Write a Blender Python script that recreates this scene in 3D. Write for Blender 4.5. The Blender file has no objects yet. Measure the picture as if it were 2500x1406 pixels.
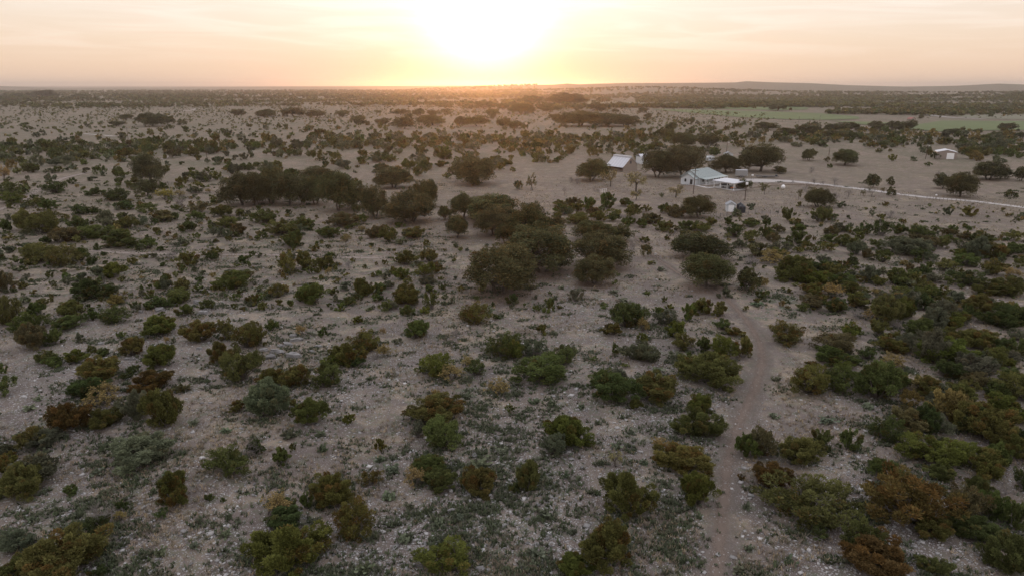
import bpy, bmesh, math, random
import numpy as np
from mathutils import Vector, Matrix

R = np.random.RandomState(11)
random.seed(11)
S = bpy.context.scene
COL = S.collection
PI = math.pi

# ------------------------------------------------------------------ camera, sky, sun, exposure
F = 1667.0                      # focal length in photograph pixels (2500 wide)
CX, CY, YH = 1250.0, 703.0, 208.0
TH = math.atan((CY - YH) / F)   # downward pitch of the drone camera
CAMZ = 35.0
cam = bpy.data.cameras.new('camera')
cam.sensor_width = 36.0
cam.lens = 36.0 * F / 2500.0
cam.clip_start = 0.5
cam.clip_end = 60000.0
camo = bpy.data.objects.new('camera', cam)
COL.objects.link(camo)
camo.location = (0, 0, CAMZ)
camo.rotation_euler = (PI / 2 - TH, 0, 0)
S.camera = camo

S.view_settings.view_transform = 'Standard'
S.view_settings.look = 'None'
S.view_settings.exposure = 0.0
S.view_settings.gamma = 1.0
S.cycles.use_denoising = True
S.cycles.denoiser = 'OPENIMAGEDENOISE'
S.cycles.denoising_input_passes = 'RGB_ALBEDO_NORMAL'
S.cycles.denoising_prefilter = 'ACCURATE'
S.cycles.use_adaptive_sampling = False
S.cycles.sample_clamp_indirect = 4.0
S.cycles.max_bounces = 5
S.cycles.diffuse_bounces = 3
S.cycles.transparent_max_bounces = 6
S.cycles.volume_bounces = 0

SUN_AZ = math.atan((1190 - CX) / F / math.cos(TH))      # to the left of +Y
SUN_EL = math.radians(1.6)
sund = Vector((math.sin(SUN_AZ) * math.cos(SUN_EL), math.cos(SUN_AZ) * math.cos(SUN_EL), math.sin(SUN_EL)))


def N(nt, typ, **kw):
    n = nt.nodes.new(typ)
    for k, v in kw.items():
        if k == 'inp':
            for a, b in v.items():
                n.inputs[a].default_value = b
        else:
            setattr(n, k, v)
    return n


def M_(nt, op, a, b=None, c=None, clamp=False):
    n = nt.nodes.new('ShaderNodeMath')
    n.operation = op
    n.use_clamp = clamp
    for i, v in enumerate((a, b, c)):
        if v is None:
            continue
        if isinstance(v, (int, float)):
            n.inputs[i].default_value = v
        else:
            nt.links.new(v, n.inputs[i])
    return n.outputs[0]


def MIX(nt, fac, a, b, typ='MIX'):
    n = nt.nodes.new('ShaderNodeMix')
    n.data_type = 'RGBA'
    n.blend_type = typ
    for i, v in ((0, fac), (6, a), (7, b)):
        if isinstance(v, (int, float)):
            n.inputs[i].default_value = v
        elif isinstance(v, (tuple, list)):
            n.inputs[i].default_value = tuple(v) + ((1.0,) if len(v) == 3 else ())
        else:
            nt.links.new(v, n.inputs[i])
    return n.outputs[2]


def SS(nt, x, lo, hi):
    n = nt.nodes.new('ShaderNodeMapRange')
    n.interpolation_type = 'SMOOTHSTEP'
    n.inputs['From Min'].default_value = lo
    n.inputs['From Max'].default_value = hi
    nt.links.new(x, n.inputs['Value'])
    return n.outputs[0]


def RAMP(nt, x, stops):
    n = nt.nodes.new('ShaderNodeValToRGB')
    e = n.color_ramp.elements
    while len(e) < len(stops):
        e.new(0.5)
    for el, (p, c) in zip(e, stops):
        el.position = p
        el.color = tuple(c) + (1.0,)
    nt.links.new(x, n.inputs[0])
    return n.outputs[0]


W = bpy.data.worlds.new('World')
S.world = W
W.use_nodes = True
nt = W.node_tree
nt.nodes.clear()
tc = N(nt, 'ShaderNodeTexCoord')
sep = N(nt, 'ShaderNodeSeparateXYZ')
nt.links.new(tc.outputs['Generated'], sep.inputs[0])
z = M_(nt, 'MAXIMUM', sep.outputs[2], 0.0)
el = M_(nt, 'MULTIPLY', M_(nt, 'ARCSINE', M_(nt, 'MINIMUM', z, 1.0)), 180 / PI)          # degrees
az = M_(nt, 'SUBTRACT', M_(nt, 'MULTIPLY', M_(nt, 'ARCTAN2', sep.outputs[0], sep.outputs[1]), 180 / PI), math.degrees(SUN_AZ))
base = RAMP(nt, M_(nt, 'DIVIDE', el, 90.0), [
    (0.000, (0.900, 0.650, 0.480)), (0.016, (0.935, 0.695, 0.500)), (0.034, (0.955, 0.765, 0.585)), (0.055, (0.955, 0.825, 0.685)),
    (0.080, (0.990, 0.905, 0.800)), (0.16, (1.06, 1.00, 0.96)), (0.32, (1.22, 1.20, 1.25)), (1.0, (1.14, 1.20, 1.38))])
absaz = M_(nt, 'ABSOLUTE', az)
# the sky dulls and turns rosier away from the sun
sd_ = SS(nt, absaz, 10.0, 60.0)
base = MIX(nt, 1.0, base, MIX(nt, sd_, (1.0, 1.0, 1.0), (0.96, 0.93, 0.95)), 'MULTIPLY')


# glow round the sun: a wide pale lobe, a white core, and a thin golden band along the horizon
def lobe(sx, sy, ec):
    a = M_(nt, 'POWER', M_(nt, 'DIVIDE', absaz, sx), 2.0)
    b = M_(nt, 'POWER', M_(nt, 'DIVIDE', M_(nt, 'SUBTRACT', el, ec), sy), 2.0)
    return M_(nt, 'EXPONENT', M_(nt, 'MULTIPLY', M_(nt, 'ADD', a, b), -1.0))


wide = MIX(nt, 1.0, (1.0, 0.95, 0.86), M_(nt, 'MULTIPLY', M_(nt, 'MULTIPLY', lobe(14.0, 6.0, 6.5), 0.20), SS(nt, el, 0.6, 3.6)), 'MULTIPLY')
core = MIX(nt, 1.0, (1.0, 0.92, 0.80), M_(nt, 'MULTIPLY', M_(nt, 'MULTIPLY', lobe(3.9, 3.5, 4.8), 1.1), SS(nt, el, -0.2, 1.4)), 'MULTIPLY')
band = MIX(nt, 1.0, (0.60, 0.26, 0.0), M_(nt, 'MULTIPLY', lobe(7.5, 1.5, 0.9), 0.34), 'MULTIPLY')
glowc = MIX(nt, 1.0, MIX(nt, 1.0, wide, core, 'ADD'), band, 'ADD')
# thin high cirrus in long streaks
mp = N(nt, 'ShaderNodeCombineXYZ')
nt.links.new(M_(nt, 'MULTIPLY', az, 0.055), mp.inputs[0])
nt.links.new(M_(nt, 'ADD', M_(nt, 'MULTIPLY', el, 0.62), M_(nt, 'MULTIPLY', az, 0.018)), mp.inputs[1])
no = N(nt, 'ShaderNodeTexNoise', inp={'Scale': 1.5, 'Detail': 6.0, 'Roughness': 0.55, 'Distortion': 0.9})
nt.links.new(mp.outputs[0], no.inputs['Vector'])
cl = M_(nt, 'MULTIPLY', SS(nt, no.outputs[0], 0.40, 0.68), SS(nt, el, 0.8, 3.5))
sky = N(nt, 'ShaderNodeTexSky', sky_type='NISHITA', sun_disc=False, sun_elevation=SUN_EL, sun_rotation=SUN_AZ)
sky.dust_density = 2.0
nsk = MIX(nt, 1.0, sky.outputs[0], (0.007, 0.007, 0.007), 'MULTIPLY')
c1 = MIX(nt, 1.0, base, glowc, 'ADD')
c1 = MIX(nt, M_(nt, 'MULTIPLY', cl, 1.0), c1, MIX(nt, 1.0, c1, (0.07, 0.085, 0.10), 'ADD'))
c1 = MIX(nt, 1.0, c1, nsk, 'ADD')
bg = N(nt, 'ShaderNodeBackground')
bg.inputs['Strength'].default_value = 1.0
nt.links.new(c1, bg.inputs['Color'])
wo = N(nt, 'ShaderNodeOutputWorld')
nt.links.new(bg.outputs[0], wo.inputs['Surface'])

sl = bpy.data.lights.new('sun', 'SUN')
sl.energy = 0.7
sl.angle = math.radians(0.6)
sl.color = (1.0, 0.43, 0.14)
so = bpy.data.objects.new('sun', sl)
COL.objects.link(so)
so.rotation_euler = (-sund).to_track_quat('-Z', 'Y').to_euler()

# ------------------------------------------------------------------ terrain and pixel -> ground


def interp(x, pts):
    p = np.array(pts, float)
    return np.interp(x, p[:, 0], p[:, 1])


RIDGE = [  # distance, radial half width, crest line (photo pixels)
    (7600, 1300, [(-900, 211), (-200, 208), (0, 206.5), (60, 207), (110, 210.5), (250, 214), (500, 213), (700, 211.7), (1000, 210.5), (1180, 209.7), (1300, 210), (1400, 212), (3300, 214)]),
    (4300, 650, [(-900, 300), (850, 232), (1050, 217), (1180, 212.5), (1240, 210), (1300, 208.2), (1345, 207.4), (1372, 205.2), (1400, 206.8), (1500, 204.4), (1700, 203.8), (1750, 203.4), (1776, 201.0), (1830, 203.0),
                  (1920, 204.8), (2000, 208.5), (2130, 211.5), (2250, 209.5), (2340, 206), (2400, 207.5), (2500, 209), (3300, 207)]),
    (3000, 430, [(-900, 300), (1100, 300), (1210, 221), (1330, 219), (1440, 216), (1500, 213.5), (1570, 211.5), (1650, 214.5), (1760, 219), (1900, 222), (2100, 223), (2500, 221), (3300, 218)]),
    (2080, 420, [(-900, 300), (1500, 264), (1700, 247), (1850, 236.5), (1960, 233), (2100, 232), (2280, 229), (2370, 225), (2500, 222.5), (3300, 220)]),
]


def hgt(x, y):
    x = np.asarray(x, float)
    y = np.asarray(y, float)
    r = np.hypot(x, y)
    fade = np.exp(-(r / 420.0) ** 2)
    h = fade * (0.38 * np.sin(x * 0.11 + 0.7 + 0.6 * np.sin(y * 0.043)) * np.sin(y * 0.083 + 1.1) + 0.22 * np.sin(x * 0.19 - y * 0.13 + 2.0) + 0.25 * np.sin(y * 0.05 + x * 0.03))
    px = CX + F * np.where(y > 1, x / np.maximum(y, 1) * math.cos(TH), 9.0 * np.sign(x))
    px = np.clip(px, -900, 3300)
    for D, w, cr in RIDGE:
        top = CAMZ + (YH - interp(px, cr)) / F * D / math.cos(TH) ** 2
        g = np.exp(-((r - D) / w) ** 2)
        wob = 1 + 0.10 * np.sin(px * 0.021 + D) * np.exp(-((r - D * 0.85) / (w * 0.6)) ** 2)
        ok = (y > 1)
        h = np.maximum(h, np.where(ok, np.maximum(top, 0) * g * wob, 0))
    return h


def ray(px, py):
    dx = (np.asarray(px, float) - CX) / F
    dy = -(np.asarray(py, float) - CY) / F
    return dx, math.cos(TH) + dy * math.sin(TH), -math.sin(TH) + dy * math.cos(TH)


def gp(px, py):
    """photo pixel -> point on the ground (flat country inside 1.6 km)"""
    dx, dy, dz = ray(px, py)
    dz = np.minimum(dz, -0.0035)
    t = -CAMZ / dz
    for _ in range(8):
        t = (hgt(dx * t, dy * t) * (np.hypot(dx * t, dy * t) < 1600) - CAMZ) / dz
    x, y = dx * t, dy * t
    return x, y, hgt(x, y)


def proj(x, y, zz):
    d = y * math.cos(TH) - (zz - CAMZ) * math.sin(TH)
    u = y * math.sin(TH) + (zz - CAMZ) * math.cos(TH)
    return CX + F * x / d, CY - F * u / d, d


# ------------------------------------------------------------------ helpers
def mesh_np(name, V, Fc, mat, attrs=None, smooth=False):
    V = np.asarray(V, np.float32)
    Fc = np.asarray(Fc, np.int32)
    me = bpy.data.meshes.new(name)
    n, k = Fc.shape
    me.vertices.add(len(V))
    me.vertices.foreach_set('co', V.ravel())
    me.loops.add(n * k)
    me.loops.foreach_set('vertex_index', Fc.ravel())
    me.polygons.add(n)
    me.polygons.foreach_set('loop_start', np.arange(0, n * k, k, dtype=np.int32))
    me.update(calc_edges=True)
    if smooth:
        me.polygons.foreach_set('use_smooth', np.ones(n, bool))
    for an, (typ, arr) in (attrs or {}).items():
        a = me.attributes.new(an, typ, 'POINT')
        a.data.foreach_set('color' if typ == 'FLOAT_COLOR' else 'value', np.asarray(arr, np.float32).ravel())
    if mat:
        me.materials.append(mat)
    return me


def link(name, me, parent=None, loc=None):
    o = bpy.data.objects.new(name, me)
    COL.objects.link(o)
    if parent:
        o.parent = parent
    if loc is not None:
        o.location = loc
    return o


def tag(o, label=None, cat=None, group=None, kind=None):
    if label:
        o['label'] = label
    if cat:
        o['category'] = cat
    if group:
        o['group'] = group
    if kind:
        o['kind'] = kind
    return o


def thing(name, label, cat, loc, rz=0.0, group=None):
    o = bpy.data.objects.new(name, None)
    o.empty_display_size = 0.2
    COL.objects.link(o)
    o.location = loc
    o.rotation_euler = (0, 0, rz)
    return tag(o, label, cat, group)


class MB:
    """collects boxes, bars, polygons into one mesh"""

    def __init__(s):
        s.bm = bmesh.new()

    def poly(s, pts):
        s.bm.faces.new([s.bm.verts.new(p) for p in pts])
        return s

    def box(s, x0, x1, y0, y1, z0, z1):
        v = [s.bm.verts.new(p) for p in ((x0, y0, z0), (x1, y0, z0), (x1, y1, z0), (x0, y1, z0), (x0, y0, z1), (x1, y0, z1), (x1, y1, z1), (x0, y1, z1))]
        for f in ((3, 2, 1, 0), (4, 5, 6, 7), (0, 1, 5, 4), (1, 2, 6, 5), (2, 3, 7, 6), (3, 0, 4, 7)):
            s.bm.faces.new([v[i] for i in f])
        return s

    def slab(s, pts, t):
        """a sheet given by its upper outline, thickened downwards"""
        a = [s.bm.verts.new(p) for p in pts]
        b = [s.bm.verts.new((p[0], p[1], p[2] - t)) for p in pts]
        s.bm.faces.new(a)
        s.bm.faces.new(b[::-1])
        for i in range(len(a)):
            j = (i + 1) % len(a)
            s.bm.faces.new((a[j], a[i], b[i], b[j]))
        return s

    def extr(s, pts, d):
        a = [s.bm.verts.new(p) for p in pts]
        b = [s.bm.verts.new((p[0] + d[0], p[1] + d[1], p[2] + d[2])) for p in pts]
        s.bm.faces.new(a)
        s.bm.faces.new(b[::-1])
        for i in range(len(a)):
            j = (i + 1) % len(a)
            s.bm.faces.new((a[j], a[i], b[i], b[j]))
        return s

    def bar(s, p, q, r, r2=None, n=6):
        p, q = Vector(p), Vector(q)
        r2 = r if r2 is None else r2
        d = (q - p).normalized()
        a = d.orthogonal().normalized()
        b = d.cross(a)
        A, B = [], []
        for i in range(n):
            t = 2 * PI * i / n
            o = a * math.cos(t) + b * math.sin(t)
            A.append(s.bm.verts.new(p + o * r))
            B.append(s.bm.verts.new(q + o * r2))
        for i in range(n):
            j = (i + 1) % n
            s.bm.faces.new((A[i], A[j], B[j], B[i]))
        s.bm.faces.new(A[::-1])
        s.bm.faces.new(B)
        return s

    def lathe(s, prof, n=20, c=(0, 0, 0)):
        rings = [[s.bm.verts.new((c[0] + r * math.cos(2 * PI * i / n), c[1] + r * math.sin(2 * PI * i / n), c[2] + zz)) for i in range(n)] for r, zz in prof]
        for A, B in zip(rings, rings[1:]):
            for i in range(n):
                j = (i + 1) % n
                s.bm.faces.new((A[i], A[j], B[j], B[i]))
        s.bm.faces.new(rings[0][::-1])
        s.bm.faces.new(rings[-1])
        return s

    def loft(s, secs):
        rings = [[s.bm.verts.new(p) for p in sec] for sec in secs]
        for A, B in zip(rings, rings[1:]):
            for i in range(len(A)):
                j = (i + 1) % len(A)
                s.bm.faces.new((A[i], A[j], B[j], B[i]))
        s.bm.faces.new(rings[0][::-1])
        s.bm.faces.new(rings[-1])
        return s

    def build(s, name, mat, parent=None, bevel=0.0):
        if bevel:
            bmesh.ops.bevel(s.bm, geom=s.bm.edges[:], offset=bevel, segments=1, affect='EDGES')
        bmesh.ops.recalc_face_normals(s.bm, faces=s.bm.faces[:])
        me = bpy.data.meshes.new(name)
        s.bm.to_mesh(me)
        s.bm.free()
        me.materials.append(mat)
        return link(name, me, parent)


def newmat(name):
    m = bpy.data.materials.new(name)
    m.use_nodes = True
    nt = m.node_tree
    nt.nodes.clear()
    out = nt.nodes.new('ShaderNodeOutputMaterial')
    return m, nt, out


def simple(name, col, rough=0.7, noise=0.15, scale=3.0, metal=0.0, stretch=(1, 1, 1), spec=0.3, bump=0.0):
    m, nt, out = newmat(name)
    b = N(nt, 'ShaderNodeBsdfPrincipled')
    b.inputs['Roughness'].default_value = rough
    b.inputs['Metallic'].default_value = metal
    b.inputs['Specular IOR Level'].default_value = spec
    tc = N(nt, 'ShaderNodeTexCoord')
    mp = N(nt, 'ShaderNodeMapping')
    mp.inputs['Scale'].default_value = stretch
    nt.links.new(tc.outputs['Object'], mp.inputs[0])
    no = N(nt, 'ShaderNodeTexNoise', inp={'Scale': scale, 'Detail': 5.0})
    nt.links.new(mp.outputs[0], no.inputs['Vector'])
    f = M_(nt, 'ADD', M_(nt, 'MULTIPLY', no.outputs[0], 2 * noise), 1 - noise)
    c = MIX(nt, 1.0, col, f, 'MULTIPLY')
    nt.links.new(c, b.inputs['Base Color'])
    if bump:
        bp = N(nt, 'ShaderNodeBump', inp={'Strength': bump, 'Distance': 0.05})
        nt.links.new(no.outputs[0], bp.inputs['Height'])
        nt.links.new(bp.outputs[0], b.inputs['Normal'])
    nt.links.new(b.outputs[0], out.inputs['Surface'])
    return m


def leafmat(name, transl=0.25, src='object'):
    m, nt, out = newmat(name)
    if src == 'object':
        oi = N(nt, 'ShaderNodeObjectInfo')
        va = N(nt, 'ShaderNodeAttribute', attribute_name='v')
        ma = N(nt, 'ShaderNodeAttribute', attribute_name='m')
        d = M_(nt, 'SUBTRACT', oi.outputs['Alpha'], ma.outputs['Fac'])
        f = M_(nt, 'MULTIPLY', SS(nt, d, -0.12, 0.12), 0.85)
        c = MIX(nt, f, oi.outputs['Color'], (0.128, 0.074, 0.026))
        c = MIX(nt, 1.0, c, M_(nt, 'ADD', M_(nt, 'MULTIPLY', va.outputs['Fac'], 1.0), 0.5), 'MULTIPLY')
    else:
        c = N(nt, 'ShaderNodeAttribute', attribute_name='col').outputs['Color']
    a = N(nt, 'ShaderNodeBsdfDiffuse')
    t = N(nt, 'ShaderNodeBsdfTranslucent')
    nt.links.new(c, a.inputs[0])
    nt.links.new(c, t.inputs[0])
    mx = N(nt, 'ShaderNodeMixShader')
    mx.inputs[0].default_value = transl
    nt.links.new(a.outputs[0], mx.inputs[1])
    nt.links.new(t.outputs[0], mx.inputs[2])
    nt.links.new(mx.outputs[0], out.inputs['Surface'])
    return m


M_LEAF = leafmat('foliage')
M_SCRUB = leafmat('scrub_foliage', 0.2, 'attr')
M_BARK = simple('bark', (0.085, 0.070, 0.058), 0.9, 0.3, 6.0)
M_TWIG = simple('grey_twigs', (0.17, 0.15, 0.135), 0.9, 0.25, 6.0)

# ------------------------------------------------------------------ plant lists (centre x, bottom y, width, height, tint) read crop by crop
CROPS = {
    'A': (0, 500, 640 / 2250, """60,240,140,110,g;240,230,220,180,o;400,260,260,200,o;680,215,150,110,g;690,90,190,90,d;800,90,120,70,d;930,215,170,170,s;1060,150,130,80,g;1100,210,170,110,o;1220,190,130,100,s;1080,50,170,60,d;1270,80,200,80,g;1410,150,210,80,b;1510,135,80,70,d;1690,130,150,70,g;1730,80,200,70,b;1910,110,190,110,o;2070,110,100,70,o;1510,50,90,50,g;2190,160,120,90,g;1620,240,190,75,g;1850,290,150,95,s;1950,210,220,90,o;2040,275,160,110,b;560,335,280,130,b;400,340,130,60,d;820,300,260,100,g;1060,250,90,40,l;1030,380,300,120,g;1280,390,170,110,g;1180,395,90,50,d;1390,400,100,50,d;350,500,320,170,o;540,540,270,200,o;700,490,160,130,g;790,515,130,60,d;310,510,140,60,y;150,530,95,95,g;1475,490,120,110,w;1610,540,190,130,k;1575,580,75,65,g;1830,485,120,85,d;2090,520,100,80,d;2145,475,60,50,d;985,640,200,135,l;585,665,100,80,g;680,655,80,65,g;850,620,100,80,s;50,760,150,190,b;205,725,110,60,o;2000,735,290,160,g;800,825,330,190,d;940,790,120,80,o;1380,730,90,80,g;1460,720,70,80,k;1575,740,150,110,o;1700,755,100,70,g;1540,850,220,130,o;2025,835,120,75,g;1270,810,60,30,g;1165,900,95,70,g;1380,900,210,75,d;1390,955,60,45,d;1600,965,160,110,g;1785,910,130,95,g;60,1040,230,260,o;310,960,150,120,g;270,1100,300,190,g;620,960,260,150,o;590,1085,260,130,g;290,1250,260,220,b;470,1215,200,150,g;795,995,120,80,g;980,1030,240,160,g;1380,1135,340,190,l;1720,1190,280,200,k;1950,1170,190,190,o;2140,1250,260,240,k;690,1190,110,90,s;1040,1145,80,60,g;1150,1310,240,180,k;1430,1190,60,65,y;1495,1200,60,70,s;1390,1406,280,200,l;660,1370,190,140,l;800,1280,90,80,o;885,1305,140,75,g;400,1370,170,120,g;470,1400,180,90,g;2050,1560,360,330,o;1900,1380,220,200,k"""),
    'B': (620, 500, 640 / 2250, """110,170,240,130,g;230,280,280,150,o;430,225,200,120,g;340,380,240,150,g;370,270,200,90,s;640,295,200,100,g;780,200,240,130,b;930,170,120,90,g;870,210,80,60,d;930,240,70,60,y;1060,290,220,110,b;1160,330,170,150,o;1265,350,100,70,s;1370,300,210,110,o;1350,365,110,50,w;1480,360,80,60,o;640,380,50,40,d;290,605,200,190,k;440,560,190,160,o;570,560,130,100,o;650,490,100,80,g;640,560,130,120,o;640,610,60,80,y;815,550,80,80,w;1310,530,210,140,o;1500,500,160,120,o;1200,580,70,80,w;1265,655,150,110,l;1470,650,210,150,l;1560,600,130,100,k;1720,505,50,50,g;1770,410,50,50,o;210,810,170,140,k;510,870,260,190,g;60,830,90,80,g;940,800,220,170,o;1075,780,150,110,g;890,830,90,60,d;805,865,75,55,l;1490,700,150,80,s;1310,870,250,190,o;1530,910,130,180,o;1315,965,130,110,g;1470,945,90,75,l;1620,740,70,60,g;1125,935,130,110,g;890,1025,100,80,l;165,1085,120,100,g;585,1140,90,90,d;410,1130,90,100,y;1405,1170,240,180,g;1110,1120,60,120,y;50,1230,150,200,k;20,1406,120,180,g;940,1280,270,200,k;820,1406,280,220,k;700,1400,200,120,l;880,1400,150,100,d;1130,1310,170,130,y;1230,1210,110,70,s;1040,1330,100,50,w;1890,1035,260,200,k;2020,950,100,90,s;2080,990,80,50,g;1740,1150,110,100,w;1960,740,80,80,o;2150,1340,330,240,g;1560,1500,280,230,l;1820,1400,120,100,y"""),
    'C': (1240, 500, 640 / 2250, """470,90,160,90,g;600,60,130,70,o;740,110,140,90,b;600,180,220,110,o;780,150,150,90,o;900,150,120,80,d;1030,190,110,70,g;1150,200,130,80,g;1320,240,160,100,o;1400,240,100,100,b;1240,170,160,90,b;1430,120,200,90,b;1080,80,160,80,o;1540,230,180,90,g;1650,240,170,80,o;1740,190,130,80,o;1940,290,180,120,d;1940,200,90,50,d;2080,200,160,60,g;2080,320,160,100,o;2210,300,120,120,g;1990,380,120,80,s;2140,450,200,120,b;2080,520,160,100,w;2240,500,110,80,y;1180,330,110,50,o;1185,455,120,120,b;1060,400,80,100,w;570,835,140,110,s;355,935,110,140,g;360,780,45,40,g;250,920,80,60,g;1195,800,70,70,g;1340,845,50,70,g;945,620,45,35,d;920,700,50,60,g;1225,520,80,40,o;825,910,75,75,g;1010,1080,330,240,d;890,1130,190,110,k;1160,1100,110,140,y;290,1120,100,90,k;1370,1050,220,150,s;1290,940,120,60,g;1390,910,90,60,l;1550,1000,150,150,l;1660,960,180,150,k;1810,970,130,140,o;1440,1160,200,160,l;1500,1260,230,160,o;1840,1090,180,110,g;1940,1140,170,90,k;1680,1270,140,130,g;1840,1330,240,210,l;2020,1330,160,200,k;1160,1185,110,90,l;920,1290,85,110,g;1130,1360,300,180,s;1450,1340,150,80,s;1555,1330,70,70,g;740,1355,80,60,g;60,1340,150,210,l;240,1310,200,150,s;470,1390,250,180,g;1000,1406,90,40,g"""),
    'D': (1860, 500, 640 / 2250, """220,150,130,120,o;500,160,160,130,o;570,80,60,60,s;590,150,90,70,s;1100,120,150,70,w;945,105,60,60,s;1590,100,80,80,s;1760,110,130,90,k;25,130,50,40,s;600,275,160,90,b;40,190,90,70,d;140,250,140,70,b;310,245,160,80,g;720,240,90,65,g;820,270,120,70,g;890,260,120,100,d;1030,280,160,140,d;1180,260,160,90,g;1370,290,220,110,g;1600,280,150,60,b;1740,310,130,70,b;1880,340,190,100,g;2160,320,190,80,o;40,300,110,100,o;100,330,140,90,b;300,350,180,120,g;380,410,120,100,k;220,390,100,70,g;310,420,100,60,o;130,430,180,110,s;570,330,150,60,g;740,370,200,110,g;570,415,150,90,k;490,350,60,40,g;790,415,70,60,w;980,390,170,90,g;1120,340,130,70,g;900,475,120,95,b;775,540,130,95,d;1250,450,330,150,s;1450,380,190,110,b;1330,330,150,60,b;1440,500,150,90,s;1590,330,140,60,g;1750,420,160,110,s;1700,440,130,60,l;1950,470,250,140,k;2160,430,200,100,g;2240,480,60,50,g;1340,510,70,50,g;1580,585,200,120,o;1740,540,240,110,g;1960,610,180,140,o;2130,640,200,110,y;2180,670,100,60,d;100,520,260,110,y;250,670,300,220,o;520,530,150,100,s;420,700,280,130,l;540,620,280,120,d;660,590,100,60,g;690,720,250,110,g;915,670,150,140,s;180,740,55,35,g;430,800,230,130,k;580,830,280,100,y;640,940,220,140,d;430,900,250,120,b;780,780,220,110,o;840,900,180,110,b;1000,700,150,90,o;1150,700,200,160,g;1260,580,100,80,b;1385,620,140,100,d;1230,690,200,100,g;1450,680,170,90,s;1400,760,200,100,o;960,770,90,60,y;1030,830,150,90,s;1190,800,200,90,o;1010,930,160,140,d;1210,980,220,180,l;1390,920,200,150,d;1460,800,160,100,g;1780,720,300,110,d;1620,700,130,90,g;1960,790,280,140,o;2050,720,110,80,b;1650,870,180,130,s;1840,950,280,190,k;1660,920,120,80,y;1560,900,150,130,o;1560,1060,300,150,l;1740,1000,120,160,d;960,1000,200,130,y;1000,1140,180,150,o;800,980,180,110,w;750,1150,170,140,l;1150,1080,150,110,w;1380,1150,260,170,g;200,1215,330,210,k;620,1290,360,150,b;620,1400,320,170,g;900,1340,180,120,d;1080,1280,260,100,k;1220,1250,220,150,s;1590,1180,160,140,o;1540,1380,420,230,l;1830,1250,320,180,k;2000,1060,300,110,d;2180,1050,200,190,g;2180,1170,170,110,s;2060,1300,280,150,d;1830,1370,200,120,r;1950,1290,120,100,b;2200,1300,150,160,g;2090,1400,160,90,l;1100,1406,230,110,y;690,1440,200,90,l;420,1410,130,40,k"""),
    'E': (0, 880, 640 / 1711, """20,100,70,80,g;660,140,270,150,k;600,270,260,150,d;820,140,100,60,d;870,90,80,60,d;980,220,260,140,r;1190,220,110,60,b;690,320,240,160,y;460,490,270,200,r;700,460,230,140,o;900,400,180,200,s;1090,460,280,280,o;290,590,200,140,s;930,700,380,190,s;40,750,110,110,k;170,920,300,230,o;60,900,160,100,g;470,885,110,75,g;1505,780,290,220,g;1660,640,130,130,w;1140,970,260,230,k;1060,1040,110,70,d;1370,925,70,55,g;1460,930,40,40,g;690,1080,190,180,w;650,1140,200,100,d;790,1060,90,80,y;800,990,100,80,d;110,1260,230,140,s;450,1450,480,270,k;150,1420,260,150,o;660,1420,120,80,d;1550,340,120,80,k"""),
    'F': (620, 880, 640 / 1711, """110,170,170,110,k;290,180,200,140,k;480,200,250,180,g;100,390,290,270,s;250,330,80,140,o;370,440,220,200,g;620,425,90,75,l;190,690,140,110,g;255,600,50,70,g;20,620,110,100,d;225,520,110,50,s;830,600,80,100,k;1200,430,340,150,k;1240,600,290,220,g;1070,520,110,120,s;1150,760,220,140,g;1230,880,260,140,g;1060,850,140,150,y;1470,900,240,170,k;1300,150,150,120,y;1450,110,150,110,d;1590,250,150,140,y;1190,260,70,80,y;1240,270,80,90,w;780,830,140,110,k;510,980,270,230,k;340,980,90,110,g;660,1190,280,290,k;130,1040,220,170,y;210,1100,240,150,d;260,1430,470,340,l;1280,1440,380,200,l;1670,350,80,70,g;1680,880,60,100,g"""),
    'G': (1240, 880, 640 / 1711, """220,180,380,180,g;690,300,300,220,d;700,170,200,120,s;960,280,300,180,k;640,180,180,120,g;830,330,100,80,o;1310,190,390,200,o;1250,360,200,140,l;1230,530,310,200,g;400,590,290,200,l;300,640,180,160,s;130,880,180,230,o;60,870,90,80,d;1130,770,370,220,k;1230,980,260,230,l;780,1060,330,310,o;1000,580,120,80,y;650,1400,400,330,k;450,1430,230,140,l;1550,650,150,160,g;1650,640,190,200,b;1520,790,50,50,r"""),
    'H': (1860, 880, 640 / 1711, """60,860,240,190,r;300,240,260,210,k;500,220,280,200,g;720,210,200,130,d;850,190,180,130,g;1080,250,220,150,k;1010,220,100,120,y;1300,270,180,110,o;1380,180,170,110,b;1520,250,160,110,g;1620,170,190,120,g;1130,330,150,120,s;1270,380,160,110,g;1580,400,290,170,l;1380,500,230,200,d;1540,590,190,190,o;1660,560,100,150,d;1200,130,200,130,d;970,480,280,170,b;800,540,210,180,g;1100,480,250,150,s;1020,690,370,200,l;1240,690,260,180,l;770,800,230,160,g;1460,790,230,140,k;1150,790,200,110,g;940,1120,560,400,r;1320,1060,260,260,b;1500,1050,250,200,g;1580,900,150,120,w;1680,850,120,150,d;1100,1170,250,150,k;1350,1180,300,150,d;1640,1110,150,180,g;240,700,300,200,o;390,590,130,140,g;550,600,150,150,g;270,1100,560,320,o;640,1280,250,260,g;760,1240,100,100,s;370,1190,160,100,d;720,1440,460,190,r;1120,1420,220,80,g;1600,1420,300,270,g"""),
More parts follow.
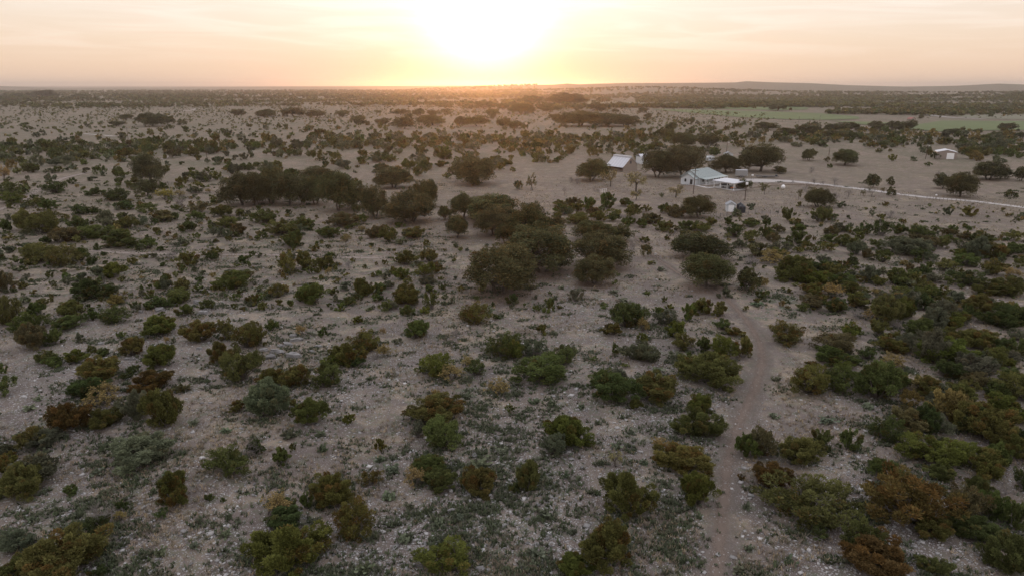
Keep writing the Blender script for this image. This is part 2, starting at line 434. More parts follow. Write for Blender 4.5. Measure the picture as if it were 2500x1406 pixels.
    'P': (0, 150, 700 / 2460, """1190,745,70,40,d;1490,835,130,90,b;1120,740,130,60,b;270,960,140,80,o;500,960,110,60,g;620,950,90,70,s;720,895,80,55,g;210,920,90,60,g;740,960,70,50,s;855,980,120,90,g;1985,955,100,75,g;1790,960,100,50,g;1685,1030,150,90,g;1560,890,50,30,d;1770,1040,50,60,g;1645,960,60,50,l;240,1020,45,40,s;400,970,60,45,s;790,1030,90,40,s;1020,1070,70,70,g;620,1060,100,60,d;480,1140,210,110,d;90,1160,200,120,g;110,1230,230,100,l;230,1160,110,110,d;290,1260,170,80,o;420,1290,145,100,g;820,1160,150,60,d;1000,1200,230,120,d;1180,1180,60,40,g;1425,1195,160,100,Y;1545,1160,90,50,y;1560,1270,160,110,w;1840,1220,60,70,o;1700,1100,90,80,o;1550,1090,110,100,k;1130,1100,90,60,o;1400,1100,100,60,g;1560,1110,50,50,g;1680,1140,130,50,s;1800,1130,70,40,y;40,1020,110,130,y;2100,940,130,60,d;2200,930,140,60,g;2380,920,140,60,o;1910,1050,70,60,s"""),
    'Q': (600, 150, 700 / 2460, """190,810,95,60,g;415,820,130,60,g;735,820,110,50,d;665,860,85,40,d;960,1070,70,50,d;1010,880,130,70,g;1130,870,130,60,s;1230,870,130,50,g;1300,810,110,60,s;1000,810,100,50,o;1150,960,170,80,s;1470,985,80,50,o;1450,1040,50,40,w;1400,930,150,90,o;1530,930,130,80,g;1680,910,120,50,g;2340,1100,80,70,b;2240,900,120,60,o;2150,880,150,70,o;1960,1070,120,30,o"""),
    'T': (1200, 150, 700 / 2460, """230,1105,80,80,s;735,1060,80,60,w;680,1050,60,60,w;2100,1340,110,75,s;590,1250,120,60,o;700,1270,140,100,b;830,1280,150,110,g;990,1270,130,140,g;1150,1250,140,80,g;940,1300,80,60,d;650,1330,130,80,s;560,1370,120,80,o;760,1390,160,100,o;1050,1340,150,70,o;1200,1350,150,100,o;1330,1300,100,70,o;1180,1400,120,60,g;1350,1400,180,100,b;1480,1310,120,90,g;1570,1330,130,90,o;1460,1170,40,40,s"""),
    'U': (1800, 150, 700 / 2460, """770,870,60,50,b;1330,860,70,60,o;795,920,50,40,g;635,960,60,60,w;885,1260,80,60,s;780,1290,60,50,s;350,1105,30,25,g;1640,905,70,40,d;1510,860,60,40,s;1700,840,80,60,d;1725,980,50,40,w;230,1370,60,45,s"""),
}
OAKS = {   # trunk foot x, y, width, height of each crown
    'P': """150,315,110,40;260,315,80,40;390,315,180,30;670,325,120,35;1085,505,120,45;1010,560,120,45;1310,560,250,110;1440,540,120,70;1560,550,90,50;2040,465,140,50;2290,480,165,60;2450,475,50,40;870,385,60,30;1285,1060,235,270;1270,1150,200,130;2080,1240,330,260;2330,1225,300,290""",
    'Q': """80,1240,260,270;380,1240,330,270;230,1190,220,240;800,1290,330,320;600,1230,270,240;930,1260,200,230;950,1300,80,150;620,1040,250,130;1270,1090,310,170;1960,1060,350,225;1110,1340,270,250;1410,1390,430,260;1540,1250,240,220;1870,1350,230,210;1710,1365,110,140;2120,1400,450,240;175,480,165,60;410,475,210,60;610,485,180,60;825,480,120,55;400,385,75,35;325,385,45,28;470,350,60,30;985,390,85,30;1130,445,65,25;960,550,110,80;1030,550,80,40;1175,555,115,65;1360,580,190,90;1400,500,80,50;1330,465,150,50;1490,470,120,60;1610,470,120,50;1720,460,90,50;1440,395,85,40;1690,400,70,35;1740,400,70,30;1600,550,230,70;1850,560,140,80;1980,560,200,90;2120,500,110,90;2210,570,130,80;2300,590,120,75;2390,580,60,50;1910,410,100,40;2050,410,180,35;2210,415,110,50;2300,400,70,50;2400,445,190,40;1890,445,50,25;1960,445,45,25""",
    'T': """250,450,220,45;355,370,200,40;500,440,200,50;640,385,300,30;740,430,85,40;905,375,65,25;930,430,190,55;1060,440,65,35;1110,390,110,35;1300,445,95,45;1340,500,70,50;545,500,110,45;760,560,350,110;1000,560,300,100;1150,560,250,90;1400,380,60,25;1665,530,60,35;1715,545,60,60;2355,590,180,60;1545,600,110,70;1500,665,170,80;1640,740,240,120;1855,745,170,120;1880,590,100,40;850,1030,280,180;1420,1000,280,220;1640,1000,340,260;2010,960,260,150;2300,950,340,225;2470,965,110,60;1260,860,80,120;1770,1345,290,180;2170,1105,110,90""",
    'U': """610,855,130,95;920,895,220,130;1160,1085,110,110;1310,1065,80,70;1315,1155,70,80;695,1255,230,160;1760,1095,150,125;1910,1165,260,195;2150,1020,260,150;2260,1010,160,90;2430,1030,110,120;2340,1170,100,65;430,635,170,50;620,640,190,90;830,665,190,60;810,600,130,60;960,600,180,70;1190,600,150,80;1345,600,150,80;1470,590,130,80;1045,665,100,40;1575,495,60,35;1850,630,140,45;2065,615,80,30;2250,665,160,60;2320,590,160,45;2430,660,120,50;345,425,165,40;455,425,30,25""",
    'B': """2120,775,590,420;1750,290,220,190;2080,270,400,250;2150,340,180,170""",
    'C': """150,350,330,340;280,590,560,400;400,230,200,120;740,330,330,180;960,310,180,130;810,540,500,280;740,690,340,240;1650,470,470,230;1700,720,430,280;2050,740,190,190""",
}
# sparse yellow-green mesquites (m), leafless trees (t), half-leafed young trees (h)
THIN = {
    'B': "790,355,130,110,m",
    'T': "1020,1075,165,175,m;1240,1120,240,170,m;1240,1190,110,105,m;1580,1170,180,125,m;350,1110,105,145,h;625,1150,70,85,t;2340,1145,95,105,h;1770,1170,50,40,t",
    'U': "590,1150,135,125,t;525,1190,62,95,h;815,1215,90,110,t;660,1062,75,62,t;740,1065,65,62,t;830,1072,105,88,t;950,1182,85,105,t;1080,1157,52,62,h;1150,1162,95,85,t;1240,1130,62,48,h;465,1052,52,42,t",
    'G': "700,690,120,105,m",
}

# ------------------------------------------------------------------ foliage and branch meshes (shared by many plants)


def unit(v):
    return v / np.maximum(np.linalg.norm(v, axis=-1, keepdims=True), 1e-9)


def leaves(rs, centres, radii, n, ln, wd, up=0.5, shell=(0.65, 1.06), spray=0.5, zmin=0.015, stretch=0.0, lobvar=0.35, spike=0.14):
    """n diamond-shaped sprays of foliage on the outsides of many small lobes"""
    k = rs.choice(len(centres), n, p=radii ** 2 / (radii ** 2).sum())
    d = unit(rs.normal(size=(n, 3)) + np.array([0, 0, 0.35]))
    far_ = np.where(rs.uniform(0, 1, n) < spike, rs.uniform(1.05, 1.45, n), 1.0)
    p = centres[k] + d * (radii[k] * rs.uniform(shell[0], shell[1], n) * far_)[:, None]
    plume = unit(centres - np.array([0, 0, -0.05]))[k]
    al_ = (d * plume).sum(1)
    p = p + plume * (np.maximum(al_, -0.3) * radii[k] * stretch)[:, None]
    ax = unit(d + np.array([0, 0, up]) + rs.normal(size=(n, 3)) * spray)
    sd = unit(np.cross(ax, rs.normal(size=(n, 3))))
    l = ln * rs.uniform(0.6, 1.35, n)[:, None]
    w = wd * rs.uniform(0.6, 1.35, n)[:, None]
    p[:, 2] = np.maximum(p[:, 2], zmin)
    a, b, c, e = p - ax * l * 0.5, p + sd * w * 0.5, p + ax * l * 0.5, p - sd * w * 0.5
    V = np.stack([a, b, c, e], 1).reshape(-1, 3)
    V[:, 2] = np.maximum(V[:, 2], 0.0)
    v = np.clip(rs.normal(0.5, 0.2, n), 0, 1)
    lob = rs.uniform(0, 1, len(centres))
    v = np.clip(v + (lob[k] - 0.5) * lobvar, 0, 1)
    m = np.clip(rs.uniform(0, 1, len(centres))[k] + rs.normal(0, 0.08, n), 0, 1)
    return V, np.repeat(v, 4), np.repeat(m, 4)


def juniper_lobes(rs, nl, loose=0.0):
    ph = rs.uniform(0, 2 * PI, 3)
    t = rs.uniform(0, 2 * PI, nl)
    q = np.sqrt(rs.uniform(0, 1, nl))
    rad = 0.40 * q * (1 + 0.26 * np.sin(2 * t + ph[0]) + 0.20 * np.sin(3 * t + ph[1]))
    topz = 0.82 * np.sqrt(np.clip(1 - (q * 0.80) ** 2, 0.1, 1)) * rs.uniform(0.78, 1.08, nl)
    zz = topz * np.maximum(rs.uniform(0.0, 1.0, nl) ** 0.55, 0.12)
    r = rs.uniform(0.045, 0.110, nl) * (1 - 0.2 * loose)
    low = zz < 0.3
    rad = np.where(low, rad * 0.86, rad)
    c = np.stack([rad * np.cos(t), rad * np.sin(t), np.maximum(zz, r * 0.75)], 1)
    return c, r


def oak_lobes(rs, nl, flat=0.3):
    t = rs.uniform(0, 2 * PI, nl)
    ph = rs.uniform(0, 2 * PI, 3)
    q = np.sqrt(rs.uniform(0, 1, nl))
    rad = 0.41 * q * (1 + 0.10 * np.sin(2 * t + ph[0]) + 0.10 * np.sin(3 * t + ph[1]))
    top = 0.86 * np.sqrt(np.clip(1 - (q * 0.80) ** 2, 0.0, 1)) + 0.05
    low = flat - 0.12 * q
    zz = low + (top - low) * rs.uniform(0, 1, nl) ** 0.55
    c = np.stack([rad * np.cos(t), rad * np.sin(t), zz], 1) * rs.uniform(0.90, 1.06, (nl, 1))
    r = rs.uniform(0.065, 0.140, nl)
    return c, r


def tubes(segs, n=5):
    V, Fc = [], []
    for p, q, r1, r2 in segs:
        p, q = np.array(p, float), np.array(q, float)
        d = unit(q - p)
        a = unit(np.cross(d, [0.31, 0.57, 0.76] if abs(d[2]) > 0.8 else [0, 0, 1.0]))
        b = np.cross(d, a)
        o = len(V)
        for cc, rr in ((p, r1), (q, r2)):
            for i in range(n):
                t = 2 * PI * i / n
                V.append(cc + (a * math.cos(t) + b * math.sin(t)) * rr)
        for i in range(n):
            j = (i + 1) % n
            Fc.append((o + i, o + j, o + n + j, o + n + i))
    return np.array(V), np.array(Fc)


def limb(rs, p, q, r1, r2, k=3, wob=0.06):
    """a crooked tapering limb from p to q"""
    p, q = np.array(p, float), np.array(q, float)
    L = np.linalg.norm(q - p)
    pts = [p] + [p + (q - p) * (i / k) + rs.normal(size=3) * wob * L for i in range(1, k)] + [q]
    return [(pts[i], pts[i + 1], r1 + (r2 - r1) * i / k, r1 + (r2 - r1) * (i + 1) / k) for i in range(k)]


def branching(rs, n0=3, h0=0.22, spread=0.8, levels=4, r0=0.022, ln=0.22, kids=3, shrink=0.74):
    segs, tips = [], []

    def grow(p, d, l, r, lev):
        q = p + d * l
        mid = (p + q) / 2 + rs.normal(size=3) * l * 0.08
        segs.append((p, mid, r, r * 0.85))
        segs.append((mid, q, r * 0.85, r * 0.68))
        if lev >= 2:
            tips.append(q)
            tips.append(mid)
        if lev >= levels:
            return
        for _ in range(kids if lev else n0):
            dd = unit(d + rs.normal(size=3) * spread * 0.75 + np.array([0, 0, 0.12]))
            grow(q, dd, l * shrink * rs.uniform(0.75, 1.2), r * 0.62, lev + 1)

    grow(np.zeros(3), unit(np.array([rs.normal() * 0.12, rs.normal() * 0.12, 1.0])), h0, r0, 0)
    return segs, np.array(tips)


def normed(V, tips=None):
    """scale to unit width, keep foot at origin"""
    s = max(V[:, 0].max() - V[:, 0].min(), V[:, 1].max() - V[:, 1].min())
    return s


# level of detail tables: (leaf count, leaf length, leaf width)
JUN, OAK, THINM, ROCKS = {}, {}, {}, []
for lod, (nv, nl, n, ln, wd) in enumerate([(10, 80, 21000, 0.052, 0.0175), (6, 46, 5200, 0.078, 0.034), (6, 24, 420, 0.20, 0.11), (5, 12, 70, 0.36, 0.22)]):
    JUN[lod] = []
    for i in range(nv):
        rs = np.random.RandomState(100 * lod + i)
        c, r = juniper_lobes(rs, nl, loose=(i % 3) * 0.35)
        V, v, m = leaves(rs, c, r, int(n * (0.45 if i % 3 == 2 else 1.0)), ln, wd, up=0.9, spray=0.40, stretch=0.7, lobvar=0.65)
        V[:, 2] /= np.percentile(V[:, 2], 99.7)
        V[:, :2] /= np.percentile(np.hypot(V[:, 0], V[:, 1]), 97) * 2
        JUN[lod].append((V, v, m, c, r))
for lod, (nv, nl, n, ln, wd) in enumerate([(7, 110, 20000, 0.030, 0.020), (5, 64, 6800, 0.046, 0.033), (5, 30, 800, 0.12, 0.10), (4, 12, 70, 0.30, 0.26)]):
    OAK[lod] = []
    for i in range(nv):
        rs = np.random.RandomState(5000 + 100 * lod + i)
        c, r = oak_lobes(rs, nl, flat=0.24 if lod < 2 else 0.12)
        r = r * (1.0 if lod < 2 else 1.3)
        V, v, m = leaves(rs, c, r, n, ln, wd, up=0.25, spray=0.8, shell=(0.55, 1.05), zmin=0.05, stretch=0.2, lobvar=0.75, spike=0.05)
        V[:, 2] /= np.percentile(V[:, 2], 99.7)
        V[:, :2] /= np.percentile(np.hypot(V[:, 0], V[:, 1]), 97) * 2
        OAK[lod].append((V, v, m, c, r))


def quads(n):
    return np.arange(n * 4).reshape(n, 4)


JM, JS, OM, OT = {}, {}, {}, {}
for lod in (0, 1, 2):
    JM[lod] = [mesh_np('juniper_foliage', V, quads(len(V) // 4), M_LEAF, {'v': ('FLOAT', v), 'm': ('FLOAT', m)}) for V, v, m, c, r in JUN[lod]]
    OM[lod] = [mesh_np('oak_crown', V, quads(len(V) // 4), M_LEAF, {'v': ('FLOAT', v), 'm': ('FLOAT', m)}) for V, v, m, c, r in OAK[lod]]
for lod in (0, 1):
    JS[lod], OT[lod] = [], []
    for i, (V, v, m, c, r) in enumerate(JUN[lod]):
        rs = np.random.RandomState(900 + i)
        sg = []
        zs = 0.9 / max(c[:, 2].max() + 0.12, 0.5)
        for k in rs.choice(len(c), min(len(c), 48 if i % 3 == 2 else 20), replace=False):
            tip = c[k] * np.array([1, 1, zs * 0.95]) + unit(c[k] - np.array([0, 0, 0.1])) * r[k] * rs.choice([0.7, 0.9, 1.7])
            sg += limb(rs, (rs.normal() * 0.02, rs.normal() * 0.02, -0.03), tip, 0.014, 0.003, 3, 0.05)
        A, B = tubes(sg, 4)
        JS[lod].append(mesh_np('juniper_stems', A, B, M_TWIG if i % 2 else M_BARK))
    for i, (V, v, m, c, r) in enumerate(OAK[lod]):
        rs = np.random.RandomState(1900 + i)
        sg = []
        zs = 1.0 / max((c[:, 2] + r).max(), 0.5)
        ns = 1 + i % 3
        forks = []
        for s_ in range(ns):
            a = 2 * PI * s_ / ns + rs.uniform(0, 1)
            f = np.array([math.cos(a) * 0.05 * ns, math.sin(a) * 0.05 * ns, rs.uniform(0.16, 0.24)])
            sg += limb(rs, (math.cos(a) * 0.018 * (ns - 1), math.sin(a) * 0.018 * (ns - 1), -0.06), f, 0.036 / ns ** 0.4, 0.028 / ns ** 0.4, 2, 0.04)
            forks.append(f)
        for k in rs.choice(len(c), min(len(c), 26), replace=False):
            f = forks[rs.randint(ns)]
            sg += limb(rs, f, c[k] * np.array([1, 1, zs]), 0.017, 0.004, 3, 0.05)
        A, B = tubes(sg, 6)
        OT[lod].append(mesh_np('oak_trunk', A, B, M_BARK))

for kd, (nv, kids, levels, nleaf, ln, wd) in {'m': (4, 3, 4, 1500, 0.045, 0.020), 'h': (3, 3, 4, 1300, 0.055, 0.035), 't': (4, 3, 5, 0, 0, 0), 'w': (4, 3, 5, 0, 0, 0), 'y': (4, 3, 4, 1900, 0.060, 0.030)}.items():
    THINM[kd] = []
    for i in range(nv):
        rs = np.random.RandomState(7000 + 50 * i + ord(kd))
        if kd in 'wy':      # many stems from the ground
            segs, tips = [], []
            for j in range(6 if kd == 'w' else 5):
                sg, tp = branching(rs, n0=3, h0=0.16, spread=1.0, levels=3 if kd == 'y' else 4, r0=0.012, kids=kids, shrink=0.82)
                a = rs.uniform(0, 2 * PI)
                ti = rs.uniform(0.2, 0.8)
                ca, sa, ct, st = math.cos(a), math.sin(a), math.cos(ti), math.sin(ti)
                Rm = np.array([[ca, -sa, 0], [sa, ca, 0], [0, 0, 1]]) @ np.array([[ct, 0, st], [0, 1, 0], [-st, 0, ct]])
                segs += [(Rm @ p, Rm @ q, r1, r2) for p, q, r1, r2 in sg]
                tips += [Rm @ q for q in tp]
            tips = np.array(tips)
        else:
            segs, tips = branching(rs, n0=4, h0=0.20 if kd != 'm' else 0.14, spread=1.0, levels=levels, r0=0.022, kids=kids, shrink=0.84)
        A, B = tubes(segs, 4)
        A[:, 2] = np.maximum(A[:, 2], -0.03)
        sx = max(np.ptp(A[:, 0]), np.ptp(A[:, 1]))
        sz = A[:, 2].max()
        sc = np.array([1 / sx, 1 / sx, 1 / sz])
        off = np.array([(A[:, 0].max() + A[:, 0].min()) / 2, (A[:, 1].max() + A[:, 1].min()) / 2, 0]) * (0.5 if kd in 'wy' else 0.0)
        A2 = (A - off) * sc
        stem = mesh_np('branches', A2, B, M_TWIG if kd in 'wt' else M_BARK)
        leaf = None
        if nleaf:
            t2 = (tips - off) * sc
            t2 = t2[t2[:, 2] > 0.25]
            V, v, m = leaves(rs, t2, np.full(len(t2), 0.07), nleaf, ln, wd, up=0.2, spray=0.9, shell=(0.1, 1.0), zmin=0.05)
            leaf = mesh_np('sparse_foliage', V, quads(len(V) // 4), M_LEAF, {'v': ('FLOAT', v), 'm': ('FLOAT', m)})
        THINM[kd].append((stem, leaf))

TINT = {
    'g': ((0.080, 0.096, 0.032), 0.04), 'd': ((0.060, 0.076, 0.028), 0.03), 'o': ((0.100, 0.100, 0.034), 0.06), 'l': ((0.095, 0.108, 0.028), 0.07),
    's': ((0.105, 0.112, 0.070), 0.0), 'k': ((0.105, 0.098, 0.032), 0.22), 'b': ((0.100, 0.088, 0.044), 0.14), 'r': ((0.088, 0.064, 0.025), 0.30),
    'y': ((0.25, 0.185, 0.072), 0.0), 'Y': ((0.27, 0.245, 0.055), 0.0), 'w': ((0.16, 0.145, 0.13), 0.0), 'oak': ((0.072, 0.072, 0.034), 0.05),
    'm': ((0.24, 0.20, 0.080), 0.0), 'h': ((0.15, 0.13, 0.065), 0.0), 't': ((0.15, 0.13, 0.12), 0.0)}


def place(cx, by, w, h, inset=0.36, dep=0.45):
    """photo box -> foot on the ground, width and height in metres"""
    x, y, zz = gp(cx, by)
    d = proj(x, y, zz)[2]
    wm = w * d / F
    r = math.hypot(x, y)
    x, y = x + x / r * wm * inset, y + y / r * wm * inset
    zz = float(hgt(x, y))
    d2 = proj(x, y, zz)[2]
    wm = w * d2 / F
    phi = math.atan2(CAMZ, r)
    hm = (h - dep * w * math.sin(phi)) * d2 / F / math.cos(phi)
    return float(x), float(y), zz, float(wm), float(hm)


plants = []     # dict(kind, px, py, w, h (photo px), x, y, z, wm, hm, tint)
for cn, (ox, oy, sc, txt) in CROPS.items():
    for it in txt.split(';'):
        a = it.split(',')
        cx, by, w, h = [float(q) for q in a[:4]]
        px, py, w, h = ox + cx * sc, oy + by * sc, w * sc, h * sc
        x, y, zz, wm, hm = place(px, py, w, h)
        hm = min(max(hm, 0.42 * wm), 1.15 * wm)
        c = a[4]
        kd = 'yellow' if c in 'yY' else 'leafless' if c == 'w' else 'juniper'
        plants.append(dict(kind=kd, px=px, py=py - h / 2, w=w, h=h, x=x, y=y, z=zz, wm=wm * 1.06, hm=hm * 1.05, tint=c, hand=True))
for cn, txt in OAKS.items():
    ox, oy, sc = CROPS[cn][:3]
    for it in txt.split(';'):
        cx, by, w, h = [float(q) for q in it.split(',')]
        px, py, w, h = ox + cx * sc, oy + by * sc, w * sc, h * sc
        x, y, zz, wm, hm = place(px, py, w, h, 0.12, 0.18)
        hm = min(max(hm, 0.34 * wm), 1.05 * wm)
        plants.append(dict(kind='oak', px=px, py=py - h / 2, w=w, h=h, x=x, y=y, z=zz, wm=wm * 1.08, hm=hm * 1.06, tint='oak', hand=True))
for cn, txt in THIN.items():
    ox, oy, sc = CROPS[cn][:3]
    for it in txt.split(';'):
        a = it.split(',')
        cx, by, w, h = [float(q) for q in a[:4]]
        px, py, w, h = ox + cx * sc, oy + by * sc, w * sc, h * sc
        x, y, zz, wm, hm = place(px, py, w, h, 0.0, 0.1)
        plants.append(dict(kind={'m': 'mesquite', 't': 'bare', 'h': 'young'}[a[4]], px=px, py=py - h / 2, w=w, h=h, x=x, y=y, z=zz, wm=wm, hm=hm, tint=a[4], hand=True))

# the scrub of the plain: share of cover per 125-pixel column and band of rows
BANDS = [(240, 252, "64333333333333346655"), (252, 264, "33333333333333200023"), (264, 276, "33333333333332000022"), (276, 290, "33333333333333200011"),
         (290, 304, "33333333333334310000"), (304, 318, "33333333333344543000"), (318, 334, "33333333444455667766"), (334, 350, "33345677888877778888"),
         (350, 366, "77777788887775456888"), (366, 382, "88886355667676000377"), (382, 400, "77766344555530000035"), (400, 420, "33333333443100000002"),
         (420, 450, "43344444320000000000"), (450, 500, "43333421000000000000"), (500, 600, "33333321000001222222"), (600, 760, "33333322111000112222"), (560, 640, "00000000000000012333"), (640, 760, "00000000000000003555"), (760, 1000, "00000000000000001455"), (1000, 1300, "00000000000000000134")]
PAL = ['g', 'g', 'd', 'o', 'o', 'k', 's', 's', 's', 'y']
for y0, y1, row in BANDS:
    for ci, ch in enumerate(row):
        cov = int(ch) / 10.0
        if not cov:
            continue
        ym = (y0 + y1) / 2
        gx, gy, gz = gp(CX, ym)
        dm = proj(gx, gy, gz)[2]
        mw = 3.8 if ym > 330 else (2.7 if ym > 300 else 1.8)
        if ym > 450:
            mw = 1.15
        if row.startswith('0000000000000000') or y0 == 560:
            mw = 2.9
        pw = mw * F / dm
        n = int(R.poisson(cov * (2.1 if ym > 318 else 2.9) * 125 * (y1 - y0) / (pw * pw * 0.75)))
        if cov > 0.65:
            n = int(n * 1.9)
        gold = 0.30 if (ym > 312 and ym < 350 and ci > 13) else 0.08
        for _ in range(min(n, 900)):
            px, py = ci * 125 + R.uniform(0, 125), R.uniform(y0, y1)
            # clumping
            if cov < 0.65 and math.sin(px * 0.031 + 2 * math.sin(py * 0.11)) + math.sin(px * 0.073 + py * 0.17) + R.normal() * 0.7 < -0.6:
                continue
            if (2268 < px < 2345 and 355 < py < 402) or (1470 < px < 1850 and 384 < py < 475) or (1755 < px < 1830 and 480 < py < 530):
                continue
            x, y, zz = [float(q) for q in gp(px, py)]
            wm = mw * float(np.clip(R.lognormal(0, 0.38), 0.4, 2.2))
            hm = wm * R.uniform(0.5, 0.85)
            t = 'y' if R.uniform() < gold else PAL[R.randint(len(PAL) - 1)]
            d = proj(x, y, zz)[2]
            plants.append(dict(kind='scrub', px=px, py=py, w=wm * F / d, h=hm * F / d, x=x, y=y, z=zz, wm=wm, hm=hm, tint=t, hand=False))
# beyond the frame on both sides, so that a step aside still sees country
for sgn in (-1, 1):
    for _ in range(420):
        r = 70 + 900 * R.uniform() ** 1.4
        a = sgn * R.uniform(math.radians(38), math.radians(56))
        x, y = r * math.sin(a), r * math.cos(a)
        wm = R.uniform(1.5, 4.5)
        plants.append(dict(kind='scrub', px=-9999, py=300, w=2, h=2, x=x, y=y, z=float(hgt(x, y)), wm=wm, hm=wm * R.uniform(0.5, 0.8), tint=PAL[R.randint(len(PAL) - 1)], hand=False, off=True, wpx=wm * F / r))

# keep plants off the buildings and the roads is done by the lists; drop scrub standing inside an oak's trunk area
ok_xy = np.array([(p['x'], p['y'], p['wm']) for p in plants if p['kind'] == 'oak'])
kept = []
for p in plants:
    if p['kind'] == 'scrub' and p['y'] < 700:
        if (np.hypot(ok_xy[:, 0] - p['x'], ok_xy[:, 1] - p['y']) < ok_xy[:, 2] * 0.33).any():
            continue
    kept.append(p)
plants = kept
for p in plants:
    if p['kind'] == 'scrub' and p['w'] > 36 and p['tint'] not in 'yY':
        p['kind'] = 'juniper'
# the 300 junipers that show largest are things, the rest is scrub
jun = [p for p in plants if p['kind'] == 'juniper']
jun.sort(key=lambda p: -p['w'] * p['h'])
for p in jun[300:]:
    p['kind'] = 'scrub'

# ------------------------------------------------------------------ ground
ang = np.concatenate([np.radians(np.arange(-180, -56, 4.0)), np.radians(np.arange(-56, 56, 0.2)), np.radians(np.arange(56, 180.1, 4.0))])
rr = [3.0]
while rr[-1] < 26000:
    rr.append(rr[-1] * (1.009 if rr[-1] < 1500 else 1.013))
rr = np.array(rr)
AA, RRr = np.meshgrid(ang, rr)
GX, GY = RRr * np.sin(AA), RRr * np.cos(AA)
GZ = hgt(GX, GY)
nA, nR = len(ang), len(rr)
idx = np.arange(nA * nR).reshape(nR, nA)
Fq = np.stack([idx[:-1, :-1], idx[:-1, 1:], idx[1:, 1:], idx[1:, :-1]], -1).reshape(-1, 4)[:, ::-1]


def blob(list_px, X, Y):
    """soft patches given as photo x, y, radius in photo px (across), laid on the ground in metres"""
    out = np.zeros_like(X)
    for px, py, rp, amt in list_px:
        x, y, zz = gp(px, py)
        d = proj(x, y, zz)[2]
        rm = rp * d / F
        a = math.atan2(x, y)
        u = (X - x) * math.cos(a) - (Y - y) * math.sin(a)
        w = (X - x) * math.sin(a) + (Y - y) * math.cos(a)
        out = np.maximum(out, amt * np.exp(-((u / rm) ** 2 + (w / (rm * 1.7)) ** 2)))
    return out


near = (RRr < 900)
rock = np.zeros_like(GX)
rock[near] = blob([(200, 900, 330, 1), (420, 830, 200, 1), (60, 1000, 200, .7), (1000, 870, 120, .9), (860, 930, 120, .9), (760, 960, 130, .8), (1280, 1250, 380, .9), (1000, 1330, 300, .9), (400, 1250, 280, .7),
                   (1600, 1000, 260, .8), (1500, 800, 230, .7), (1420, 760, 160, .8), (2080, 1200, 140, 1), (2250, 1350, 220, .9), (2000, 1350, 160, .8), (2150, 980, 130, .7), (1350, 900, 240, .5),
                   (520, 760, 120, .9), (2440, 1130, 90, .8), (1180, 1080, 130, .6), (150, 1230, 260, .7)], GX[near], GY[near])
litter = np.zeros_like(GX)
o_near = [(p['x'], p['y'], p['wm']) for p in plants if p['kind'] == 'oak' and p['y'] < 450]
for ox_, oy_, ow in o_near:
    litter[near] = np.maximum(litter[near], np.exp(-((GX[near] - ox_) ** 2 + (GY[near] - oy_) ** 2) / (ow * 0.52) ** 2))
red = np.zeros_like(GX)
red[near] = blob([(1500, 470, 330, .9), (1900, 500, 330, .9), (2200, 480, 350, .8), (2250, 540, 300, .8), (1300, 420, 200, .7), (1600, 620, 150, .8), (1330, 690, 190, .8), (1760, 740, 120, .6), (1500, 690, 120, .7),
                  (2000, 420, 300, .7), (700, 1130, 200, .35), (300, 660, 250, .25), (2400, 720, 130, .5)], GX[near], GY[near])
forb = np.zeros_like(GX)
forb[near] = blob([(150, 560, 260, .8), (550, 600, 330, .9), (900, 640, 260, .8), (300, 450, 260, .5), (350, 700, 220, .6), (1880, 740, 80, 1), (1480, 660, 100, .6), (1400, 720, 180, .6), (2250, 600, 300, .5), (2150, 500, 160, .35), (1250, 870, 260, .5), (1250, 1180, 300, .4)], GX[near], GY[near])
apx = CX + F * np.where(GY > 1, GX / np.maximum(GY, 1) * math.cos(TH), 9.0 * np.sign(GX))
woodc = np.clip((RRr - np.interp(apx, [-900, 900, 1200, 1500, 1800, 2100, 3300], [1900, 1900, 1700, 1500, 1150, 1000, 1000])) / 260, 0, 1) * 0.86
brush = np.clip((RRr - 110) / 250, 0, 1) * (1 - 0.55 * np.clip(red, 0, 1)) * 0.9
M_GROUND, nt, out = newmat('stony_rangeland')
tc = N(nt, 'ShaderNodeTexCoord')


def noise(sc, det=5.0, rough=0.55, dist=0.0, w=None):
    n = N(nt, 'ShaderNodeTexNoise', inp={'Scale': sc, 'Detail': det, 'Roughness': rough, 'Distortion': dist})
    nt.links.new(tc.outputs['Object'], n.inputs['Vector'])
    return n.outputs[0]


aR, aL, aD, aF, aW = [N(nt, 'ShaderNodeAttribute', attribute_name=q).outputs['Fac'] for q in ('rock', 'litter', 'red', 'forb', 'wood')]
n1, n2, n3, n4 = noise(0.035, 4), noise(0.22, 5, 0.6, 0.5), noise(1.3, 6, 0.7), noise(6.0, 4, 0.7)
c = MIX(nt, SS(nt, n1, 0.35, 0.65), (0.112, 0.093, 0.081), (0.162, 0.133, 0.112))
c = MIX(nt, M_(nt, 'MULTIPLY', aD, 0.75), c, (0.170, 0.132, 0.114))
# dead grass
gr = M_(nt, 'MULTIPLY', SS(nt, M_(nt, 'ADD', n2, M_(nt, 'MULTIPLY', n3, 0.35)), 0.60, 0.80), M_(nt, 'SUBTRACT', 0.8, M_(nt, 'MULTIPLY', aR, 0.5)))
c = MIX(nt, gr, c, (0.265, 0.212, 0.150))
# low grey-green herbs
fb = M_(nt, 'ADD', M_(nt, 'MULTIPLY', n3, 0.6), M_(nt, 'MULTIPLY', noise(0.5, 4, 0.6), 0.4))
fm = M_(nt, 'MULTIPLY', SS(nt, fb, 0.485, 0.57), M_(nt, 'ADD', 0.60, M_(nt, 'MULTIPLY', aF, 0.6)))
c = MIX(nt, fm, c, (0.085, 0.094, 0.062))
n5 = noise(0.11, 5, 0.65, 1.2)
c = MIX(nt, M_(nt, 'MULTIPLY', SS(nt, n5, 0.46, 0.62), 0.75), c, (0.120, 0.098, 0.086))
